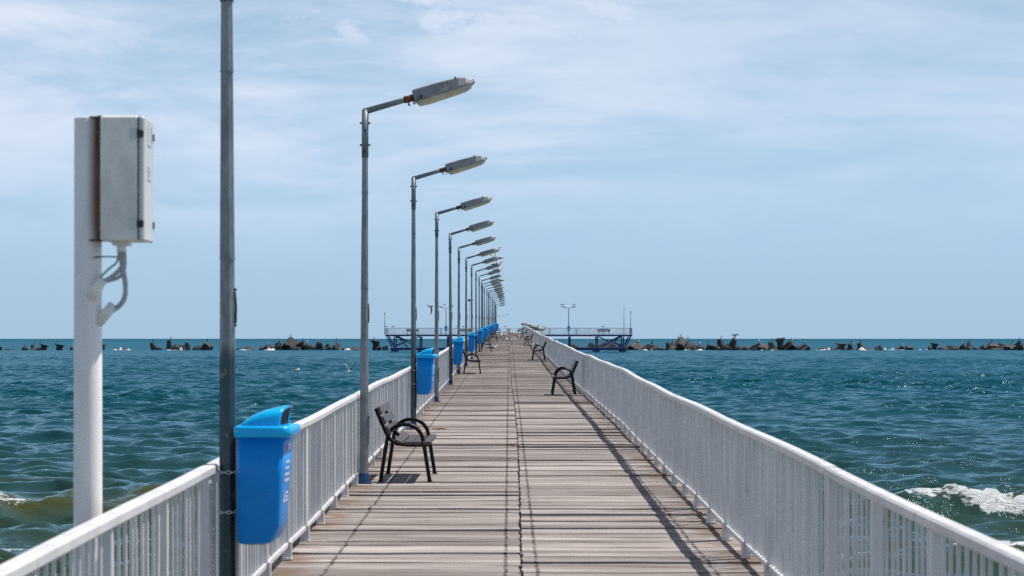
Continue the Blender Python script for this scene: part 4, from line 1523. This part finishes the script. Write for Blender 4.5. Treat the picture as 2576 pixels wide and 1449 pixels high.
rail_g = [(905, 1, 1.9), (960, 0, .3), (990, 1, 2.8), (1030, 1, .4), (1060, 1, .2), (1110, 1, 2.9), (1160, 1, .5), (1215, 1, 2.7), (1255, 0, .3), (1305, 1, .2), (1345, 1, 2.6), (1400, 1, .1), (1440, 1, .5), (1520, 0, .2), (1590, 1, .1)]
n = len(rail_g)
for i, (x, br_, hd_) in enumerate(rail_g):
    px, _ = zz5(x, 0)
    d = min(408 / (px - 1280), 11.25) if px > 1282 else 11.2
    d = min(d, 11.25) - (0.12 * (4 - i) if i < 5 else 0)
    Yg = D * d
    o = gull((xr_r(Yg), Yg, zr_r(Yg) + RAIL_H + .004), hd_, br_, 'stand' if i % 3 else 'sit', '%s gull on the right railing, %s from the camera along the rail' % ('brown mottled' if br_ else 'white-headed grey', ORD[n - 1 - i]), 'gulls perched on the right railing', 1.3, pitch=0)
    if i < 5: o.location.x += random.uniform(-.02, .02)
for k, hd_ in ((8, .3), (9, 2.8), (10, .2), (11, .4), (14, 2.9), (17, .3), (20, .2)):
    p_ = lamp_head_pos[k]
    gull(p_, hd_, int(k in (8, 10)), 'stand', 'gull standing on the lamp head, %s lamp from the camera' % ORD[k - 1], 'gulls on the lamp heads', 1.35)
# on the far platform's rails
for x, y_, lab in ((972, 0, 'on the left corner'), (990, 1, 'near the left corner'), (1150, 0, 'between the lamp posts, left one'), (1163.5, 0, 'between the lamp posts, right one'), (1272.5, 1, 'straight above the panel'), (1522, 1, 'above the right-hand bench')):
    yy_ = DEPTH - .08 if x not in (972, 990) else .08
    gull((zx(x), PY + yy_, top + RH + .003), .4, y_ == 2, 'stand', 'small gull on the top rail of the far platform %s' % lab, 'gulls on the far platform', 1.3)
for i, (x, s_) in enumerate(((1117, -1), (1138, 1), (1413, -1), (1417, -1), (1443, 1), (1447, 1))):
    gull((zx(x), PY + 3.0, top + 3.75 + .92 * .25 + .09), .3 + i, 0, 'stand', 'small gull on the twin lamp of the far platform, %s from the left' % ORD[i], 'gulls on the twin lamps', 1.2)
for e_ in GP.values():
    if not e_[1]:
        for ch in list(e_[0].children): bpy.data.objects.remove(ch)
        bpy.data.objects.remove(e_[0])


def flying(loc, heading, lift, label, dark=False, scale=1.3, bank=0.0):
    root = empty('flying_gull', loc, heading, label=label, cat='gull', group='gulls in flight')
    root.rotation_euler = (bank, 0, heading)
    root.scale = (scale,) * 3
    b = MB()
    st = [(-.22, .030, .006), (-.16, .028, .014), (-.08, .045, .04), (.02, .052, .05), (.10, .042, .042), (.15, .034, .036), (.185, .024, .024), (.21, .010, .010), (.235, .003, .003)]
    b.loft([ell((x, 0, .008 * (x > .1)), ry, rz) for x, ry, rz in st], 0, True, (True, True), [0] * 6 + [1] * 2)
    ob('body', b.mesh('flying_body', [M['gull_dark'] if dark else M['gull_white'], M['beak']]), root)
    for s_ in (-1, 1):
        b = MB()
        rings = []
        for yv, xc_, ch, zz_ in ((.03, .02, .075, .02), (.18, .055, .070, .02 + lift * .10), (.34, .03, .055, .02 + lift * .19), (.50, -.03, .036, .02 + lift * .23), (.66, -.12, .008, .02 + lift * .24)):
            rings.append([(xc_ + ch * math.cos(q), s_ * yv, zz_ + .010 * math.sin(q)) for q in [2 * math.pi * k / 8 for k in range(8)]])
        b.loft(rings if s_ < 0 else [r_[::-1] for r_ in rings], 0, True, (True, True), [0, 0, 0, 1])
        ob('wing', b.mesh('flying_wing', [M['gull_dark'] if dark else M['gull_grey'], M['gull_dark']]), root)
    return root


flying(pt(880, 934, 4.6), R(60), 2.0, 'white gull flying low over the water left of the second lamp', scale=.85)
flying(pt(1083, 771, 9.0), R(20), -1.2, 'dark gull in flight above the left half of the far platform', True, 1.3, R(40))
flying(pt(1258, 796, 9.5), R(100), .5, 'pale gull gliding with wings spread just right of the far lamps', False, 1.3)
root = gull(pt(747, 938, 5.4) * 1.0, 1.0, 1, 'sit', 'small gull floating on the water left of the second lamp', 'gulls afloat', 1.2)
root.location.z = .0


def cormorant_mesh(spread=False, lean=.0):
    b = MB()
    st = [((-.10, .02), .03, .012), ((-.075, .10), .06, .03), ((-.04, .20), .085, .06), ((0, .32), .095, .075), ((.035, .44), .075, .065), ((.045, .52), .045, .045), ((.03, .60), .03, .03), ((.035, .68), .028, .028), ((.06, .725), .032, .03), ((.10, .735), .022, .02), ((.17, .74), .006, .006)]
    rings = []
    for (x, z), ry, rx in st:
        rings.append([(x + rx * math.sin(q) + lean * z, ry * math.cos(q), z) for q in [2 * math.pi * k / 9 for k in range(9)]])
    b.loft(rings, 0, True)
    if spread:
        for s_ in (-1, 1):
            rings = []
            for yv, z, ch in ((.06, .42, .10), (.25, .55, .11), (.42, .60, .10), (.60, .48, .05), (.66, .40, .02)):
                rings.append([(0 + .02 * math.cos(q), s_ * yv, z + ch * math.sin(q)) for q in [2 * math.pi * k / 8 for k in range(8)]])
            b.loft(rings, 0, True)
    return b.mesh('cormorant', M['cormorant'])


cm, cm2, cms = cormorant_mesh(), cormorant_mesh(lean=.35), cormorant_mesh(True)
cpos = [q for q in [152 / 2.56, 217 / 2.56, 282 / 2.56, 383 / 2.56, 1020 / 2.56, 1103 / 2.56, 1322 / 2.56, 1798 / 2.56, 1860 / 2.56, 1932 / 2.56, 2160 / 2.56, 2404 / 2.56, 2435 / 2.56]] + [1398, 1413] + \
       [(2400 + q / 1.519) / 1.59 for q in (318, 440, 474, 488, 530, 665, 745, 775, 1030, 1088, 1148, 1453, 1543, 1588, 2237, 2368, 2520, 2550)]
used_blocks = {}
cpos_done = []


def top_at(px):
    best = min(block_tops, key=lambda q: abs(((q[2].x) / (q[2].y / D) * U + 1280) - px) - q[1] * .25)
    return best


for i, px in enumerate(cpos):
    bt = top_at(px)
    key = id(bt)
    n_ = used_blocks.get(key, 0)
    used_blocks[key] = n_ + 1
    p_ = bt[2].copy()
    p_.x += n_ * .55 * (1 if i % 2 else -1)
    p_.z -= .22 * n_ + .04
    cpos_done.append((p_.x, p_, i))
cpos_done.sort(key=lambda q: q[0])
for j, (x, p_, i) in enumerate(cpos_done):
    o = ob('cormorant', (cm, cm2)[i % 2], None, p_, (0, 0, random.choice([.4, 2.7, -.5, 1.2])), random.uniform(.78, .95))
    tag(o, 'black cormorant upright on a breakwater block, %s from the left' % ORD[j], 'cormorant', 'cormorants on the breakwater')
bt = top_at((2400 + 804 / 1.519) / 1.59)
o = ob('cormorant', cms, None, bt[2] + Vector((.3, 0, -.05)), (0, 0, R(80)), .95)
tag(o, 'black cormorant holding its wings spread on a tall breakwater block right of the platform', 'cormorant', 'cormorants on the breakwater')
gl = [(q / 2.56) for q in (1745, 1988, 2045)] + [(2400 + q / 1.519) / 1.59 for q in (205, 232, 505, 560, 600, 820, 985, 1165, 1232, 1525, 1848, 2200, 2410)]
gl = sorted(gl)
for j, px in enumerate(gl):
    bt = top_at(px)
    n_ = used_blocks.get(id(bt), 0)
    used_blocks[id(bt)] = n_ + 1
    p_ = bt[2].copy(); p_.x += n_ * .5; p_.z -= .16 * n_ + .02
    gull(p_, random.uniform(0, 6), 0, 'stand', 'small white gull on the breakwater blocks, %s from the left' % ORD[j], 'gulls on the breakwater', 1.5)

# ------------------------------------------------------------------ small things on the deck
def weed(x, y_, d, label):
    b = MB()
    r_ = random.Random(int(x))
    for k in range(16):
        a = r_.uniform(0, 6.28); ln = r_.uniform(.04, .12)
        b.tube([(0, 0, .008), (ln * .5 * math.cos(a), ln * .5 * math.sin(a), .012 + r_.uniform(0, .02)), (ln * math.cos(a) * 1.2, ln * math.sin(a), .005 + r_.uniform(0, .015))], .006, 4)
    p_ = pt(x, y_, d)
    tag(ob('dry_weed', b.mesh('dry_weed', M['dry_weed']), None, (p_.x, p_.y, deck_z(p_.y) + .003)), label, 'dry weed', 'dry weed on the deck')


weed(1290, 1122, 1.292, 'tuft of dry tan weed lying in the middle gap of the deck')
weed(1101, 1083, 1.47, 'small tan leaf scrap on the deck right of the near left bench')
weed(1388, 922, 3.4, 'brown dry tuft at the foot of the right railing behind the near right bench')
